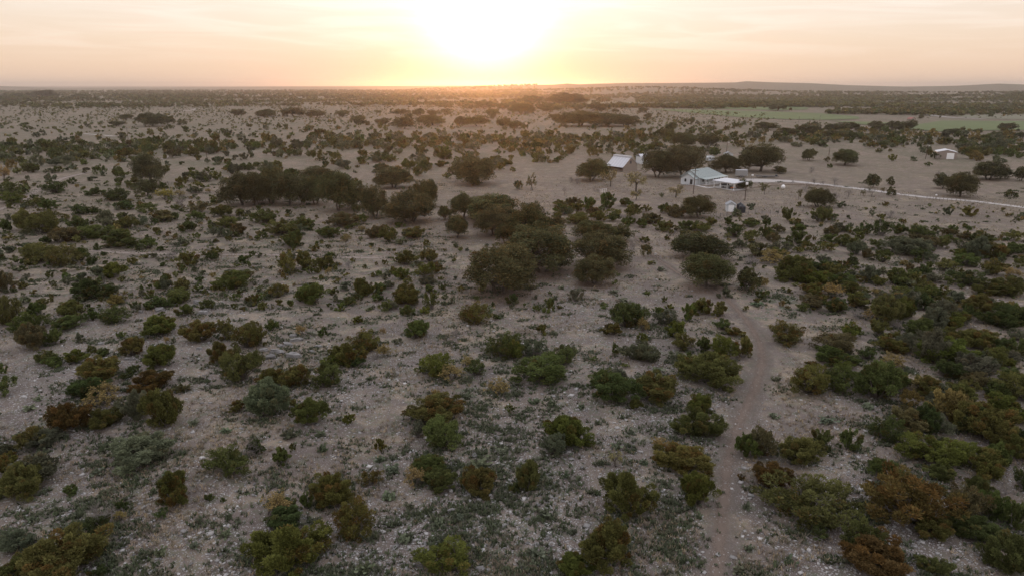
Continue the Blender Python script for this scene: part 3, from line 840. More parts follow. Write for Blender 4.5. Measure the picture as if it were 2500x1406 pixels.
# dry leaves under the oaks
c = MIX(nt, M_(nt, 'MULTIPLY', SS(nt, M_(nt, 'ADD', aL, M_(nt, 'MULTIPLY', M_(nt, 'SUBTRACT', n2, 0.5), 0.5)), 0.25, 0.75), 0.8), c, (0.135, 0.095, 0.070))
c = MIX(nt, aW, c, MIX(nt, noise(0.02, 6, 0.7), (0.070, 0.070, 0.044), (0.135, 0.118, 0.080)))
c = MIX(nt, M_(nt, 'MULTIPLY', N(nt, 'ShaderNodeAttribute', attribute_name='brush').outputs['Fac'], 0.75), c, (0.185, 0.136, 0.101))
# knee-high brush that thickens with distance from the slope
aB = N(nt, 'ShaderNodeAttribute', attribute_name='brush').outputs['Fac']
bn = M_(nt, 'ADD', M_(nt, 'MULTIPLY', noise(0.42, 5, 0.65), 0.65), M_(nt, 'MULTIPLY', noise(0.045, 3, 0.5), 0.35))
c = MIX(nt, M_(nt, 'MULTIPLY', SS(nt, bn, 0.44, 0.53), aB), c, MIX(nt, n2, (0.076, 0.076, 0.048), (0.130, 0.112, 0.074)))
# fine soil grain
c = MIX(nt, 1.0, c, M_(nt, 'ADD', 0.42, M_(nt, 'MULTIPLY', M_(nt, 'ADD', n4, n3), 0.58)), 'MULTIPLY')
# limestone chips
rk = M_(nt, 'ADD', M_(nt, 'MULTIPLY', aR, 0.34), M_(nt, 'MULTIPLY', M_(nt, 'SUBTRACT', n2, 0.5), 0.5))
for scl, amt in ((5.0, 0.10), (10.0, 0.20)):
    vo = N(nt, 'ShaderNodeTexVoronoi', inp={'Scale': scl, 'Randomness': 1.0})
    nt.links.new(tc.outputs['Object'], vo.inputs['Vector'])
    rnd = N(nt, 'ShaderNodeSeparateColor')
    nt.links.new(vo.outputs['Color'], rnd.inputs[0])
    pick = M_(nt, 'LESS_THAN', rnd.outputs[0], M_(nt, 'ADD', rk, amt))
    shape = M_(nt, 'LESS_THAN', vo.outputs['Distance'], M_(nt, 'ADD', 0.24, M_(nt, 'MULTIPLY', rnd.outputs[1], 0.22)))
    c = MIX(nt, M_(nt, 'MULTIPLY', M_(nt, 'MULTIPLY', pick, shape), 0.85), c, MIX(nt, rnd.outputs[2], (0.19, 0.18, 0.172), (0.36, 0.345, 0.33)))
b = N(nt, 'ShaderNodeBsdfPrincipled')
b.inputs['Roughness'].default_value = 0.95
b.inputs['Specular IOR Level'].default_value = 0.1
nt.links.new(c, b.inputs['Base Color'])
bp = N(nt, 'ShaderNodeBump', inp={'Strength': 0.6, 'Distance': 0.25})
nt.links.new(M_(nt, 'ADD', M_(nt, 'MULTIPLY', n3, 0.6), M_(nt, 'MULTIPLY', n4, 0.3)), bp.inputs['Height'])
nt.links.new(bp.outputs[0], b.inputs['Normal'])
nt.links.new(b.outputs[0], out.inputs['Surface'])
gme = mesh_np('ground', np.stack([GX, GY, GZ], -1).reshape(-1, 3), Fq, M_GROUND,
              {k: ('FLOAT', a.ravel()) for k, a in (('rock', rock), ('litter', litter), ('red', red), ('forb', forb), ('wood', woodc), ('brush', brush))}, smooth=True)
tag(link('ground', gme), kind='structure')


# ------------------------------------------------------------------ paths, tracks, road, fields
def strip_mat(name, c0, c1, soft, grain=1.2, opac=1.0, rut=None):
    m, nt, out = newmat(name)
    tc = N(nt, 'ShaderNodeTexCoord')
    e = N(nt, 'ShaderNodeAttribute', attribute_name='edge').outputs['Fac']
    a = N(nt, 'ShaderNodeTexNoise', inp={'Scale': grain, 'Detail': 6.0, 'Roughness': 0.65})
    a2 = N(nt, 'ShaderNodeTexNoise', inp={'Scale': 7.0, 'Detail': 3.0, 'Roughness': 0.7})
    for q in (a, a2):
        nt.links.new(tc.outputs['Object'], q.inputs['Vector'])
    col = MIX(nt, SS(nt, a.outputs[0], 0.35, 0.65), c0, c1)
    col = MIX(nt, 1.0, col, M_(nt, 'ADD', 0.7, M_(nt, 'MULTIPLY', a2.outputs[0], 0.6)), 'MULTIPLY')
    if rut:
        rr_ = M_(nt, 'ADD', e, M_(nt, 'MULTIPLY', M_(nt, 'SUBTRACT', a.outputs[0], 0.5), 0.5))
        col = MIX(nt, M_(nt, 'SUBTRACT', 1.0, SS(nt, rr_, 0.2, 0.5)), col, rut)
    vo = N(nt, 'ShaderNodeTexVoronoi', inp={'Scale': 6.5})
    nt.links.new(tc.outputs['Object'], vo.inputs['Vector'])
    rnd = N(nt, 'ShaderNodeSeparateColor')
    nt.links.new(vo.outputs['Color'], rnd.inputs[0])
    pk = M_(nt, 'MULTIPLY', M_(nt, 'LESS_THAN', rnd.outputs[0], 0.17), M_(nt, 'LESS_THAN', vo.outputs['Distance'], 0.34))
    col = MIX(nt, M_(nt, 'MULTIPLY', pk, 0.7), col, (0.38, 0.36, 0.345))
    d = N(nt, 'ShaderNodeBsdfDiffuse')
    nt.links.new(col, d.inputs[0])
    t = N(nt, 'ShaderNodeBsdfTransparent')
    mx = N(nt, 'ShaderNodeMixShader')
    cover = M_(nt, 'SUBTRACT', 1.0, M_(nt, 'ADD', e, M_(nt, 'MULTIPLY', M_(nt, 'SUBTRACT', M_(nt, 'ADD', M_(nt, 'MULTIPLY', a.outputs[0], 0.6), M_(nt, 'MULTIPLY', a2.outputs[0], 0.4)), 0.5), 1.9)))
    nt.links.new(M_(nt, 'MULTIPLY', SS(nt, cover, 0.0, soft), opac), mx.inputs[0])
    nt.links.new(t.outputs[0], mx.inputs[1])
    nt.links.new(d.outputs[0], mx.inputs[2])
    nt.links.new(mx.outputs[0], out.inputs['Surface'])
    return m


def strip(name, pts, mat, lift, step=0.7, ncross=9):
    """pts: photo x, y, width in metres"""
    P = np.array([[*gp(a, b_)[:2], w] for a, b_, w in pts], float)
    seg = np.hypot(np.diff(P[:, 0]), np.diff(P[:, 1]))
    s = np.concatenate([[0], np.cumsum(seg)])
    ts = np.linspace(0, s[-1], max(8, int(s[-1] / step)))
    X, Y, Wd = [np.interp(ts, s, P[:, i]) for i in range(3)]
    k = max(3, int(3.0 / step))
    ker = np.ones(2 * k + 1) / (2 * k + 1)
    X = np.convolve(np.pad(X, k, mode='edge'), ker, 'valid')
    Y = np.convolve(np.pad(Y, k, mode='edge'), ker, 'valid')
    tx, ty = np.gradient(X), np.gradient(Y)
    l = np.hypot(tx, ty)
    nx, ny = -ty / l, tx / l
    u = np.linspace(-1, 1, ncross)
    VX = X[:, None] + nx[:, None] * u * Wd[:, None] * 0.5
    VY = Y[:, None] + ny[:, None] * u * Wd[:, None] * 0.5
    VZ = hgt(VX, VY) + lift
    id_ = np.arange(VX.size).reshape(VX.shape)
    Fc = np.stack([id_[:-1, :-1], id_[:-1, 1:], id_[1:, 1:], id_[1:, :-1]], -1).reshape(-1, 4)[:, ::-1]
    e = np.broadcast_to(np.abs(u), VX.shape)
    return tag(link(name, mesh_np(name, np.stack([VX, VY, VZ], -1).reshape(-1, 3), Fc, mat, {'edge': ('FLOAT', e.ravel())})), kind='structure')


M_PATH = strip_mat('reddish_path_dirt', (0.165, 0.140, 0.118), (0.215, 0.185, 0.158), 1.1, 0.55, 0.9, (0.160, 0.126, 0.102))
M_TRACK = strip_mat('pale_track_dirt', (0.245, 0.205, 0.178), (0.290, 0.245, 0.208), 0.9, 0.8, 0.8)
M_ROAD = strip_mat('pale_gravel', (0.33, 0.308, 0.285), (0.40, 0.37, 0.345), 0.4, 0.5)
M_PAVE = simple('concrete', (0.40, 0.385, 0.37), 0.9, 0.12, 1.5)
strip('footpath', [(1735, 1480, 3.6), (1748, 1400, 3.6), (1758, 1300, 3.4), (1768, 1200, 3.2), (1776, 1120, 3.2), (1800, 1040, 3.6), (1838, 960, 3.7), (1862, 890, 3.7), (1856, 835, 3.4), (1825, 785, 3.2),
                   (1785, 740, 3.0), (1740, 705, 2.8), (1660, 670, 2.6), (1600, 630, 2.6), (1570, 600, 2.4), (1550, 575, 3.0)], M_PATH, 0.025)
strip('dirt_track', [(-30, 520, 5), (40, 500, 5), (90, 465, 5), (150, 437, 5), (260, 412, 5), (350, 400, 5), (420, 382, 6), (520, 375, 6), (640, 370, 6), (760, 366, 5)], M_TRACK, 0.03, 1.2)
strip('dirt_track', [(-20, 605, 3.5), (150, 606, 3.5), (300, 618, 3.5), (480, 622, 3.5), (640, 622, 3.5), (820, 628, 3.5), (980, 630, 3), (1090, 622, 3)], M_TRACK, 0.03, 0.9)
strip('dirt_track', [(2540, 745, 3.2), (2440, 738, 3.2), (2350, 722, 3), (2280, 700, 2.6)], M_TRACK, 0.03, 0.9)
strip('gravel_road', [(2560, 515, 4.5), (2500, 507, 4.5), (2420, 497, 4.5), (2330, 488, 4.5), (2250, 481, 4.5), (2150, 469, 4.5), (2060, 457, 4.8), (1990, 449, 5.5), (1940, 444, 7), (1895, 442, 10), (1850, 442, 13), (1815, 441, 12)], M_ROAD, 0.035, 0.8)
strip('farm_track', [(2420, 292, 10), (2330, 289, 10), (2290, 285, 10), (2265, 281, 8), (2255, 279, 7)], M_ROAD, 0.3, 6)
strip('farm_track', [(500, 268, 5), (480, 266, 5), (470, 270, 4), (440, 274, 4), (400, 277, 4)], M_ROAD, 0.3, 4)
strip('farm_track', [(200, 327, 4), (240, 330, 4), (285, 334, 4)], M_ROAD, 0.1, 3)

M_FIELD = simple('winter_wheat', (0.080, 0.106, 0.036), 0.95, 0.25, 0.02, stretch=(1, 0.3, 1))
M_FIELD2 = simple('stubble_field', (0.135, 0.128, 0.085), 0.95, 0.2, 0.02, stretch=(1, 0.3, 1))
for pts, mt in (([(1545, 258), (1600, 254), (1660, 252.5), (1800, 255), (1890, 258), (1975, 264), (1970, 269), (1880, 270), (1760, 267), (1640, 263)], M_FIELD),
                ([(1590, 268), (1700, 269), (1800, 271.5), (1900, 274), (2000, 278), (2095, 286), (2098, 292), (2010, 294.5), (1900, 292), (1800, 287), (1690, 277)], M_FIELD),
                ([(2030, 297.5), (2130, 299), (2250, 304), (2300, 296), (2420, 297), (2520, 297), (2520, 319), (2380, 321), (2300, 323), (2230, 318), (2140, 309)], M_FIELD),
                ([(1330, 247.5), (1450, 247), (1540, 250), (1590, 253), (1530, 257), (1440, 257), (1370, 253)], M_FIELD2),
                ([(2330, 283), (2400, 281), (2520, 281.5), (2520, 293), (2420, 292), (2350, 289)], M_FIELD2)):
    P = [gp(a, b_) for a, b_ in pts]
    me = bpy.data.meshes.new('field')
    bm = bmesh.new()
    f = bm.faces.new([bm.verts.new((p[0], p[1], 0)) for p in P])
    bmesh.ops.triangulate(bm, faces=[f])
    for _ in range(4):
        bmesh.ops.subdivide_edges(bm, edges=bm.edges[:], cuts=1)
    for v in bm.verts:
        v.co.z = float(hgt(v.co.x, v.co.y)) + 0.45
    bmesh.ops.recalc_face_normals(bm, faces=bm.faces[:])
    bm.to_mesh(me)
    bm.free()
    me.materials.append(mt)
    tag(link('field', me), kind='structure')

# ------------------------------------------------------------------ labels: what it looks like, and where it is from something one can find
LAND = [(310, 1150, 'the spiky pale yucca'), (2200, 1230, 'the big rust brown juniper'), (715, 1345, 'the bright green juniper on the bottom edge'), (690, 862, 'the grey rock slabs'),
        (505, 765, 'the broken rock ledge'), (1222, 650, 'the big round oak'), (1163, 425, 'the lone spreading oak'), (1725, 655, 'the many-stemmed oak beside the path'), (1705, 600, 'the oak behind the many-stemmed oak'),
        (258, 975, 'the golden leafless-looking shrub'), (1015, 1175, 'the small lemon yellow shrub'), (1790, 507, 'the white shed'), (1725, 430, 'the green-roofed house'), (1520, 402, 'the white greenhouse'),
        (365, 430, 'the tall ragged oak'), (405, 475, 'the bright yellow bush'), (2305, 375, 'the tan garage'), (2140, 770, 'the golden tree in the thicket'), (1890, 635, 'the orange bush at the thicket edge'),
        (1915, 815, 'the round bush on the path edge'), (1402, 722, 'the round silvery bush'), (1530, 1220, 'the twiggy upright juniper'), (1700, 1020, 'the twin bright junipers beside the path'),
        (1660, 1125, 'the dense bronze juniper beside the path'), (760, 1010, 'the neat round juniper on the gravel'), (1070, 1080, 'the tall juniper column in the middle'), (565, 870, 'the double juniper beside the slabs'),
        (160, 620, 'the long juniper clump on the left track'), (700, 560, 'the pale green thicket before the oak row'), (620, 450, 'the dark oak row'), (1600, 530, 'the scrub belt before the house'),
        (2090, 580, 'the scrub belt below the pasture'), (2400, 870, 'the thicket on the right edge'), (1310, 570, 'the dark oak grove in the middle'), (80, 800, 'the thicket on the left edge'), (950, 500, 'the rounded oak group left of the grove'),
        (2000, 485, 'the small oak below the drive'), (2340, 455, 'the wide oak above the road'), (370, 290, 'the pointed far oak clump on the left'), (48, 205, 'the wind turbine'), (1190, 300, 'the oaks under the setting sun'),
        (1480, 290, 'the long dark oak wood'), (1870, 260, 'the green fields'), (2180, 305, 'the oak pair before the fields'), (1660, 340, 'the oaks behind the greenhouse'), (700, 280, 'the row of four far oaks'),
        (990, 1050, 'the bare slope in the middle'), (2120, 1330, 'the rust junipers on the bottom edge'), (120, 1370, 'the orange tipped juniper in the corner'), (2230, 1100, 'the flat-topped green juniper')]
ORD = ['nearest', 'second nearest', 'third nearest', 'fourth nearest', 'fifth nearest', 'sixth nearest', 'seventh nearest', 'eighth nearest', 'ninth nearest', 'tenth nearest'] + ['%dth nearest' % i for i in range(11, 60)]
TW = {'g': 'green', 'd': 'dark green', 'o': 'olive green', 'l': 'bright green', 's': 'grey-green', 'k': 'green and bronze', 'b': 'brownish', 'r': 'rust brown', 'y': 'golden', 'Y': 'bright yellow', 'w': 'grey', 'oak': 'dark'}


def make_labels(items, noun, words):
    """words(item) -> adjectives; the rest says which one by its nearest landmark, side and rank"""
    gr = {}
    for p in items:
        best = min(LAND, key=lambda q: math.hypot(q[0] - p['px'], (q[1] - p['py']) * 1.5))
        dx, dy = p['px'] - best[0], (p['py'] - best[1]) * 1.5
        dd = math.hypot(dx, dy)
        if abs(dx) > abs(dy):
            side = 'right of' if dx > 0 else 'left of'
        else:
            side = 'in front of' if dy > 0 else 'behind'
        gr.setdefault((best[2], side), []).append((dd, p))
    for (lm, side), ls in gr.items():
        ls.sort(key=lambda t: t[0])
        for i, (dd, p) in enumerate(ls):
            if dd < 14 and i == 0 and len(ls) == 1:
                side2 = 'beside'
            else:
                side2 = side
            s = '%s %s %s %s' % (words(p), noun, side2, lm)
            if len(ls) > 1:
                s += ', %s %s' % (ORD[i], noun.split()[-1])
            w = s.split()
            if len(w) > 16 and len(ls) > 1:
                w = w[:-1]
            s = ' '.join(w[max(0, len(w) - 16):])
            p['label'] = s


def size_word(p, a, b):
    return 'small' if p['wm'] < a else 'broad' if p['wm'] > b else 'rounded'


by = lambda k: [p for p in plants if p['kind'] == k]
make_labels(by('juniper'), 'juniper', lambda p: size_word(p, 2.0, 3.8) + ' ' + TW[p['tint']])
make_labels(by('oak'), 'oak', lambda p: ('low ' if p['hm'] < 0.42 * p['wm'] else 'tall ' if p['hm'] > 0.9 * p['wm'] else 'domed ') + 'dark')
make_labels(by('yellow'), 'yellow shrub', lambda p: 'small' if p['wm'] < 2.2 else 'wide loose')
make_labels(by('leafless'), 'leafless shrub', lambda p: 'small grey' if p['wm'] < 2.2 else 'tangled grey')
make_labels(by('mesquite'), 'mesquite tree', lambda p: 'thin yellow-green')
make_labels(by('bare'), 'bare tree', lambda p: 'leafless spreading')
make_labels(by('young'), 'young tree', lambda p: 'half-leafed thin')


def jit(c, a=0.14):
    f = 1 + R.uniform(-a, a)
    f *= 1.14 if c[1] < 0.12 else 1.0
    return tuple(float(np.clip(q * f * (1 + R.uniform(-0.06, 0.06)), 0, 1)) for q in c)


def inst(name, me, parent, col, alpha):
    o = bpy.data.objects.new(name, me)
    COL.objects.link(o)
    o.parent = parent
    o.color = jit(col) + (alpha,)
    return o


GRP = {'juniper': 'junipers scattered over the stony slope', 'oak': 'live oaks on the range', 'yellow': 'yellowed shrubs among the junipers', 'leafless': 'leafless grey shrubs',
       'mesquite': 'thin mesquites near the house', 'bare': 'bare trees along the drive', 'young': 'half-leafed young trees'}
for p in plants:
    k = p['kind']
    if k not in GRP:
        continue
    col, al = TINT[p['tint']]
    loc = (p['x'], p['y'], p['z'])
    rz = R.uniform(0, 2 * PI)
    scl = (p['wm'], p['wm'] * R.uniform(0.85, 1.1), p['hm'])
    if k in ('juniper', 'oak'):
        nm, cat = ('juniper_shrub', 'shrub') if k == 'juniper' else ('oak_tree', 'tree')
        lod = 0 if p['w'] > 62 else 1 if p['w'] > 30 else 2
        MM, TT = (JM, JS) if k == 'juniper' else (OM, OT)
        i = R.randint(len(MM[lod]))
        if lod == 2:        # too small in the photo to show stems
            o = link(nm, MM[2][i])
            o.color = jit(col) + (al,)
            tag(o, p['label'], cat, GRP[k])
            o.location = loc
            o.rotation_euler = (0, 0, rz)
            o.scale = scl
        else:
            o = thing(nm, p['label'], cat, loc, rz, GRP[k])
            o.scale = scl
            inst('foliage' if k == 'juniper' else 'crown', MM[lod][i], o, col, al)
            link('stems' if k == 'juniper' else 'trunk', TT[lod][i], o)
    else:
        kk = {'yellow': 'y', 'leafless': 'w', 'mesquite': 'm', 'bare': 't', 'young': 'h'}[k]
        nm, cat = {'yellow': ('yellow_shrub', 'shrub'), 'leafless': ('leafless_shrub', 'shrub'), 'mesquite': ('mesquite_tree', 'tree'), 'bare': ('bare_tree', 'tree'), 'young': ('young_tree', 'tree')}[k]
        stem, leaf = THINM[kk][R.randint(len(THINM[kk]))]
        o = thing(nm, p['label'], cat, loc, rz, GRP[k])
        o.scale = scl
        link('branches', stem, o)
        if leaf:
            inst('foliage', leaf, o, col, al)

# ------------------------------------------------------------------ stuff: scrub of the plain and far woods, one mesh each


def merge(items, bank, cols=None):
    Vs, Cs = [], []
    for p in items:
        lod = p['lod']
        V, v, m, c, r = bank[lod][R.randint(len(bank[lod]))]
        a = R.uniform(0, 2 * PI)
        ca, sa = math.cos(a), math.sin(a)
        X = V[:, 0] * p['wm']
        Y = V[:, 1] * p['wm'] * 0.9
        P = np.stack([p['x'] + X * ca - Y * sa, p['y'] + X * sa + Y * ca, p['z'] + V[:, 2] * p['hm']], 1)
        col, al = TINT[p['tint']]
        if p['tint'] == 'y':
            col = (0.20, 0.155, 0.062)
        col = np.array(jit(col, 0.2))
        C = col[None, :] * (0.5 + v)[:, None]
        f = np.clip((al - m + 0.12) / 0.24, 0, 1)[:, None] * 0.85
        C = C * (1 - f) + np.array([0.128, 0.074, 0.026]) * (0.5 + v)[:, None] * f
        Vs.append(P)
        Cs.append(np.concatenate([C, np.ones((len(C), 1))], 1))
    return np.concatenate(Vs), np.concatenate(Cs)


sc_items = by('scrub')
for p in sc_items:
    w = p.get('wpx', p['w'])
    p['lod'] = 1 if w > 34 else 2 if w > 11 else 3
V, C = merge(sc_items, JUN)
tag(link('scrub', mesh_np('scrub', V, quads(len(V) // 4), M_SCRUB, {'col': ('FLOAT_COLOR', C)})), 'countless small junipers and yellowing bushes dotting the plain', 'scrub', kind='stuff')

woods = []


def wood(n, a0, a1, r0, r1, w0, w1, clump, tints=('oak', 'oak', 'd', 'o', 'b'), pw=1.0):
    for _ in range(n):
        a = math.radians(R.uniform(a0, a1))
        r = r0 + (r1 - r0) * R.uniform() ** pw
        x, y = r * math.sin(a), r * math.cos(a)
        if math.sin(x * 0.011 + 2.3 * math.sin(y * 0.006)) + math.sin(y * 0.017 + 1.7 * math.sin(x * 0.008)) + R.normal() * 0.5 < clump:
            continue
        wm = R.uniform(w0, w1)
        woods.append(dict(x=x, y=y, z=float(hgt(x, y)), wm=wm, hm=wm * R.uniform(0.5, 0.7), tint=tints[R.randint(len(tints))], lod=3))


wood(11000, 10, 46, 1250, 2350, 5, 11, -0.35, ('oak', 'o', 'o', 'b', 'k', 's', 's'))
wood(5200, -4, 46, 1900, 3400, 8, 13, -0.3)
wood(2200, 8, 24, 1120, 1420, 7, 12, -0.2, ('oak', 'd', 'oak', 'k'))
wood(1500, 24, 46, 960, 1150, 6, 11, -0.2, ('oak', 'd', 'b', 'k'))
wood(4500, -46, -8, 1250, 2300, 6, 11, -0.1)
wood(7500, -46, 2, 1900, 4800, 9, 16, -0.7)
wood(1700, -12, 8, 1000, 2300, 8, 13, 0.5)
V, C = merge(woods, OAK)
tag(link('woodland', mesh_np('woodland', V, quads(len(V) // 4), M_SCRUB, {'col': ('FLOAT_COLOR', C)})), 'far-off dark woodland covering the low hills and the plain to the horizon', 'woodland', kind='stuff')

# ------------------------------------------------------------------ stones, boulders, prickly pear, grass
M_STONE, nt, out = newmat('limestone')
va = N(nt, 'ShaderNodeAttribute', attribute_name='v')
tc = N(nt, 'ShaderNodeTexCoord')
no = N(nt, 'ShaderNodeTexNoise', inp={'Scale': 3.0, 'Detail': 6.0, 'Roughness': 0.7})
nt.links.new(tc.outputs['Object'], no.inputs['Vector'])
c = MIX(nt, va.outputs['Fac'], (0.13, 0.125, 0.12), (0.43, 0.415, 0.395))
c = MIX(nt, 1.0, c, M_(nt, 'ADD', 0.55, M_(nt, 'MULTIPLY', no.outputs[0], 0.9)), 'MULTIPLY')
b = N(nt, 'ShaderNodeBsdfDiffuse')
nt.links.new(c, b.inputs[0])
nt.links.new(b.outputs[0], out.inputs['Surface'])

CUBE = np.array([(-1, -1, -1), (1, -1, -1), (1, 1, -1), (-1, 1, -1), (-1, -1, 1), (1, -1, 1), (1, 1, 1), (-1, 1, 1)], float) * 0.5
CF = np.array([(3, 2, 1, 0), (4, 5, 6, 7), (0, 1, 5, 4), (1, 2, 6, 5), (2, 3, 7, 6), (3, 0, 4, 7)])


PATHY, PATHX = [640, 740, 785, 835, 890, 960, 1040, 1120, 1200, 1420], [1600, 1785, 1825, 1856, 1862, 1838, 1800, 1776, 1768, 1745]


def attr_at(arr, x, y):
    ia = np.clip(np.searchsorted(ang, np.arctan2(x, y)), 0, nA - 1)
    ir = np.clip(np.searchsorted(rr, np.hypot(x, y)), 0, nR - 1)
    return arr[ir, ia]


n = 150000
r = 42 + 120 * R.uniform(0, 1, n) ** 1.25
a = np.radians(R.uniform(-41, 41, n))
X, Y = r * np.sin(a), r * np.cos(a)
dens = attr_at(rock, X, Y) * 0.48 + 0.02 + 0.25 * np.sin(X * 0.9 + np.sin(Y * 0.7) * 2) * np.sin(Y * 0.5 + X * 0.2) - 0.3 * attr_at(litter, X, Y)
ppx, ppy, _ = proj(X, Y, 0 * X)
pathd = np.abs(ppx - np.interp(ppy, [640, 740, 785, 835, 890, 960, 1040, 1120, 1200, 1420], [1600, 1785, 1825, 1856, 1862, 1838, 1800, 1776, 1768, 1745]))
dens = np.where((pathd < 32) & (ppy > 640), dens * 0.25, dens)
keep = R.uniform(0, 1, n) < dens
X, Y, r = X[keep], Y[keep], r[keep]
n = len(X)
sz = np.clip(R.lognormal(math.log(0.095), 0.5, n), 0.045, 0.5)
Z = hgt(X, Y)
rot = R.uniform(0, 2 * PI, n)
B_ = CUBE[None] * (1 + R.uniform(-0.35, 0.25, (n, 8, 3)))
B_ *= np.stack([sz * R.uniform(0.8, 1.5, n), sz * R.uniform(0.6, 1.1, n), sz * R.uniform(0.25, 0.6, n)], 1)[:, None, :]
ca, sa = np.cos(rot)[:, None], np.sin(rot)[:, None]
P = np.stack([B_[..., 0] * ca - B_[..., 1] * sa + X[:, None], B_[..., 0] * sa + B_[..., 1] * ca + Y[:, None], B_[..., 2] + Z[:, None] + sz[:, None] * 0.1], -1)
Fc = (CF[None] + (np.arange(n) * 8)[:, None, None]).reshape(-1, 4)
tag(link('loose_stones', mesh_np('loose_stones', P.reshape(-1, 3), Fc, M_STONE, {'v': ('FLOAT', np.repeat(np.clip(R.normal(0.5, 0.28, n), 0, 1), 8))})), 'pale limestone rubble strewn over the slope', 'stones', kind='stuff')

# dead grass tufts


def tufts(X, Y, nb, Lr, lean_r, spread, wid, cols):
    n = len(X)
    Z = hgt(X, Y)
    th = R.uniform(0, 2 * PI, (n, nb))
    lean = R.uniform(lean_r[0], lean_r[1], (n, nb))
    L = R.uniform(Lr[0], Lr[1], (n, 1)) * R.uniform(0.6, 1.2, (n, nb))
    bx, by_ = X[:, None] + np.cos(th) * spread * R.uniform(0.2, 1, (n, nb)), Y[:, None] + np.sin(th) * spread * R.uniform(0.2, 1, (n, nb))
    tx, ty, tz = bx + np.cos(th) * lean * L, by_ + np.sin(th) * lean * L, Z[:, None] + L * np.sqrt(np.maximum(1 - lean ** 2, 0.1))
    wx, wy = -np.sin(th) * wid, np.cos(th) * wid
    zb = Z[:, None] + 0 * bx
    V = np.stack([np.stack([bx - wx, by_ - wy, zb], -1), np.stack([bx + wx, by_ + wy, zb], -1), np.stack([tx + wx * .5, ty + wy * .5, tz], -1), np.stack([tx - wx * .5, ty - wy * .5, tz], -1)], 2).reshape(-1, 3)
    C = np.repeat(np.concatenate([cols, np.ones((n, 1))], 1), nb, axis=0) * np.array([1, 1, 1, 1.0]) * R.uniform(0.75, 1.25, (n * nb, 1))
    return V, quads(n * nb), np.repeat(C, 4, axis=0)


n = 90000
r = 42 + 230 * R.uniform(0, 1, n) ** 1.35
a = np.radians(R.uniform(-41, 41, n))
X, Y = r * np.sin(a), r * np.cos(a)
g = np.sin(X * 0.31 + np.sin(Y * 0.23) * 2) * np.sin(Y * 0.27 + np.sin(X * 0.17)) + 0.7 * np.sin(X * 0.09 + 1) * np.sin(Y * 0.07) + R.normal(size=n) * 0.45 - attr_at(rock, X, Y) * 0.45
keep = g > 0.15
ppx, ppy, _ = proj(X, Y, 0 * X)
pd = np.abs(ppx - np.interp(ppy, PATHY, PATHX))
keep &= ~((pd < 45) & (ppy > 640))
X, Y = X[keep], Y[keep]
pal = np.array([(0.33, 0.26, 0.165), (0.28, 0.225, 0.16), (0.22, 0.185, 0.14), (0.17, 0.155, 0.10), (0.25, 0.20, 0.155)])
gc = pal[R.randint(5, size=len(X))] * R.uniform(0.75, 1.15, (len(X), 1))
V, Fc, C = tufts(X, Y, 8, (0.14, 0.40), (0.25, 0.9), 0.12, 0.026, gc)
tag(link('dry_grass', mesh_np('dry_grass', V, Fc, M_SCRUB, {'col': ('FLOAT_COLOR', C)})), 'tufts of dead straw coloured grass between the stones', 'grass', kind='stuff')

# prickly pear


def pads(rs, nclump, wid):
    """one clump of upright oval pads, up to three joints high"""
    V = []
    base = [np.zeros(2)]
    while len(base) < nclump:
        q = base[rs.randint(len(base))] + unit(rs.normal(size=2)) * rs.uniform(0.07, 0.13)
        if np.hypot(q[0], q[1]) < wid * 0.5:
            base.append(q)
    for bx, by_ in base:
        p = np.array([bx, by_, 0.0])
        up = unit(np.array([rs.normal() * 0.4, rs.normal() * 0.4, 1.0]))
        for j in range(rs.randint(1, 4)):
            l = rs.uniform(0.17, 0.27)
            sd = unit(np.cross(up, rs.normal(size=3)))
            q = p + up * l
            w = l * 0.36
            V.append([p, p + up * l * 0.35 + sd * w, p + up * l * 0.75 + sd * w * 0.9, q])
            V.append([p, q, p + up * l * 0.75 - sd * w * 0.9, p + up * l * 0.35 - sd * w])
            p = q - up * 0.02
            up = unit(up + rs.normal(size=3) * 0.5 + np.array([0, 0, 0.15]))
    return np.array(V)


PC = np.array([0.098, 0.112, 0.072])
PADS = [pads(np.random.RandomState(60 + i), 34, 1.2) for i in range(8)]
PC = np.array([0.098, 0.112, 0.072])
PX_, PY_ = [], []
n = 0
while n < 6500:
    n += 1
    px, py = R.uniform(-60, 2560), 440 + 990 * R.uniform() ** 1.0
    x, y, zz = gp(px, py)
    f = float(attr_at(forb, x, y)) * 0.85 + 0.26 + 0.30 * math.sin(px * 0.013 + math.sin(py * 0.02) * 2) * math.sin(py * 0.017) - 0.3 * float(attr_at(red, x, y)) - (0.06 if py > 950 else 0)
    d = abs(px - float(np.interp(py, PATHY, PATHX)))
    if R.uniform() > f or (d < 55 and py > 640):
        continue
    k = int(R.uniform(8, 34))
    sp = R.uniform(0.25, 0.95)
    PX_.append(x + R.normal(size=k) * sp * 1.25)
    PY_.append(y + R.normal(size=k) * sp * 0.9)
X, Y = np.concatenate(PX_), np.concatenate(PY_)
pal = np.array([(0.088, 0.104, 0.062), (0.105, 0.116, 0.078), (0.072, 0.088, 0.046), (0.125, 0.125, 0.085)])
gc = pal[R.randint(4, size=len(X))] * R.uniform(0.75, 1.2, (len(X), 1))
V, Fc, C = tufts(X, Y, 6, (0.12, 0.34), (0.2, 0.85), 0.13, 0.062, gc)
tag(link('herb_cover', mesh_np('herb_cover', V, Fc, M_SCRUB, {'col': ('FLOAT_COLOR', C)})), 'low grey-green herbs and cactus seedlings carpeting the ground in patches', 'ground cover', kind='stuff')

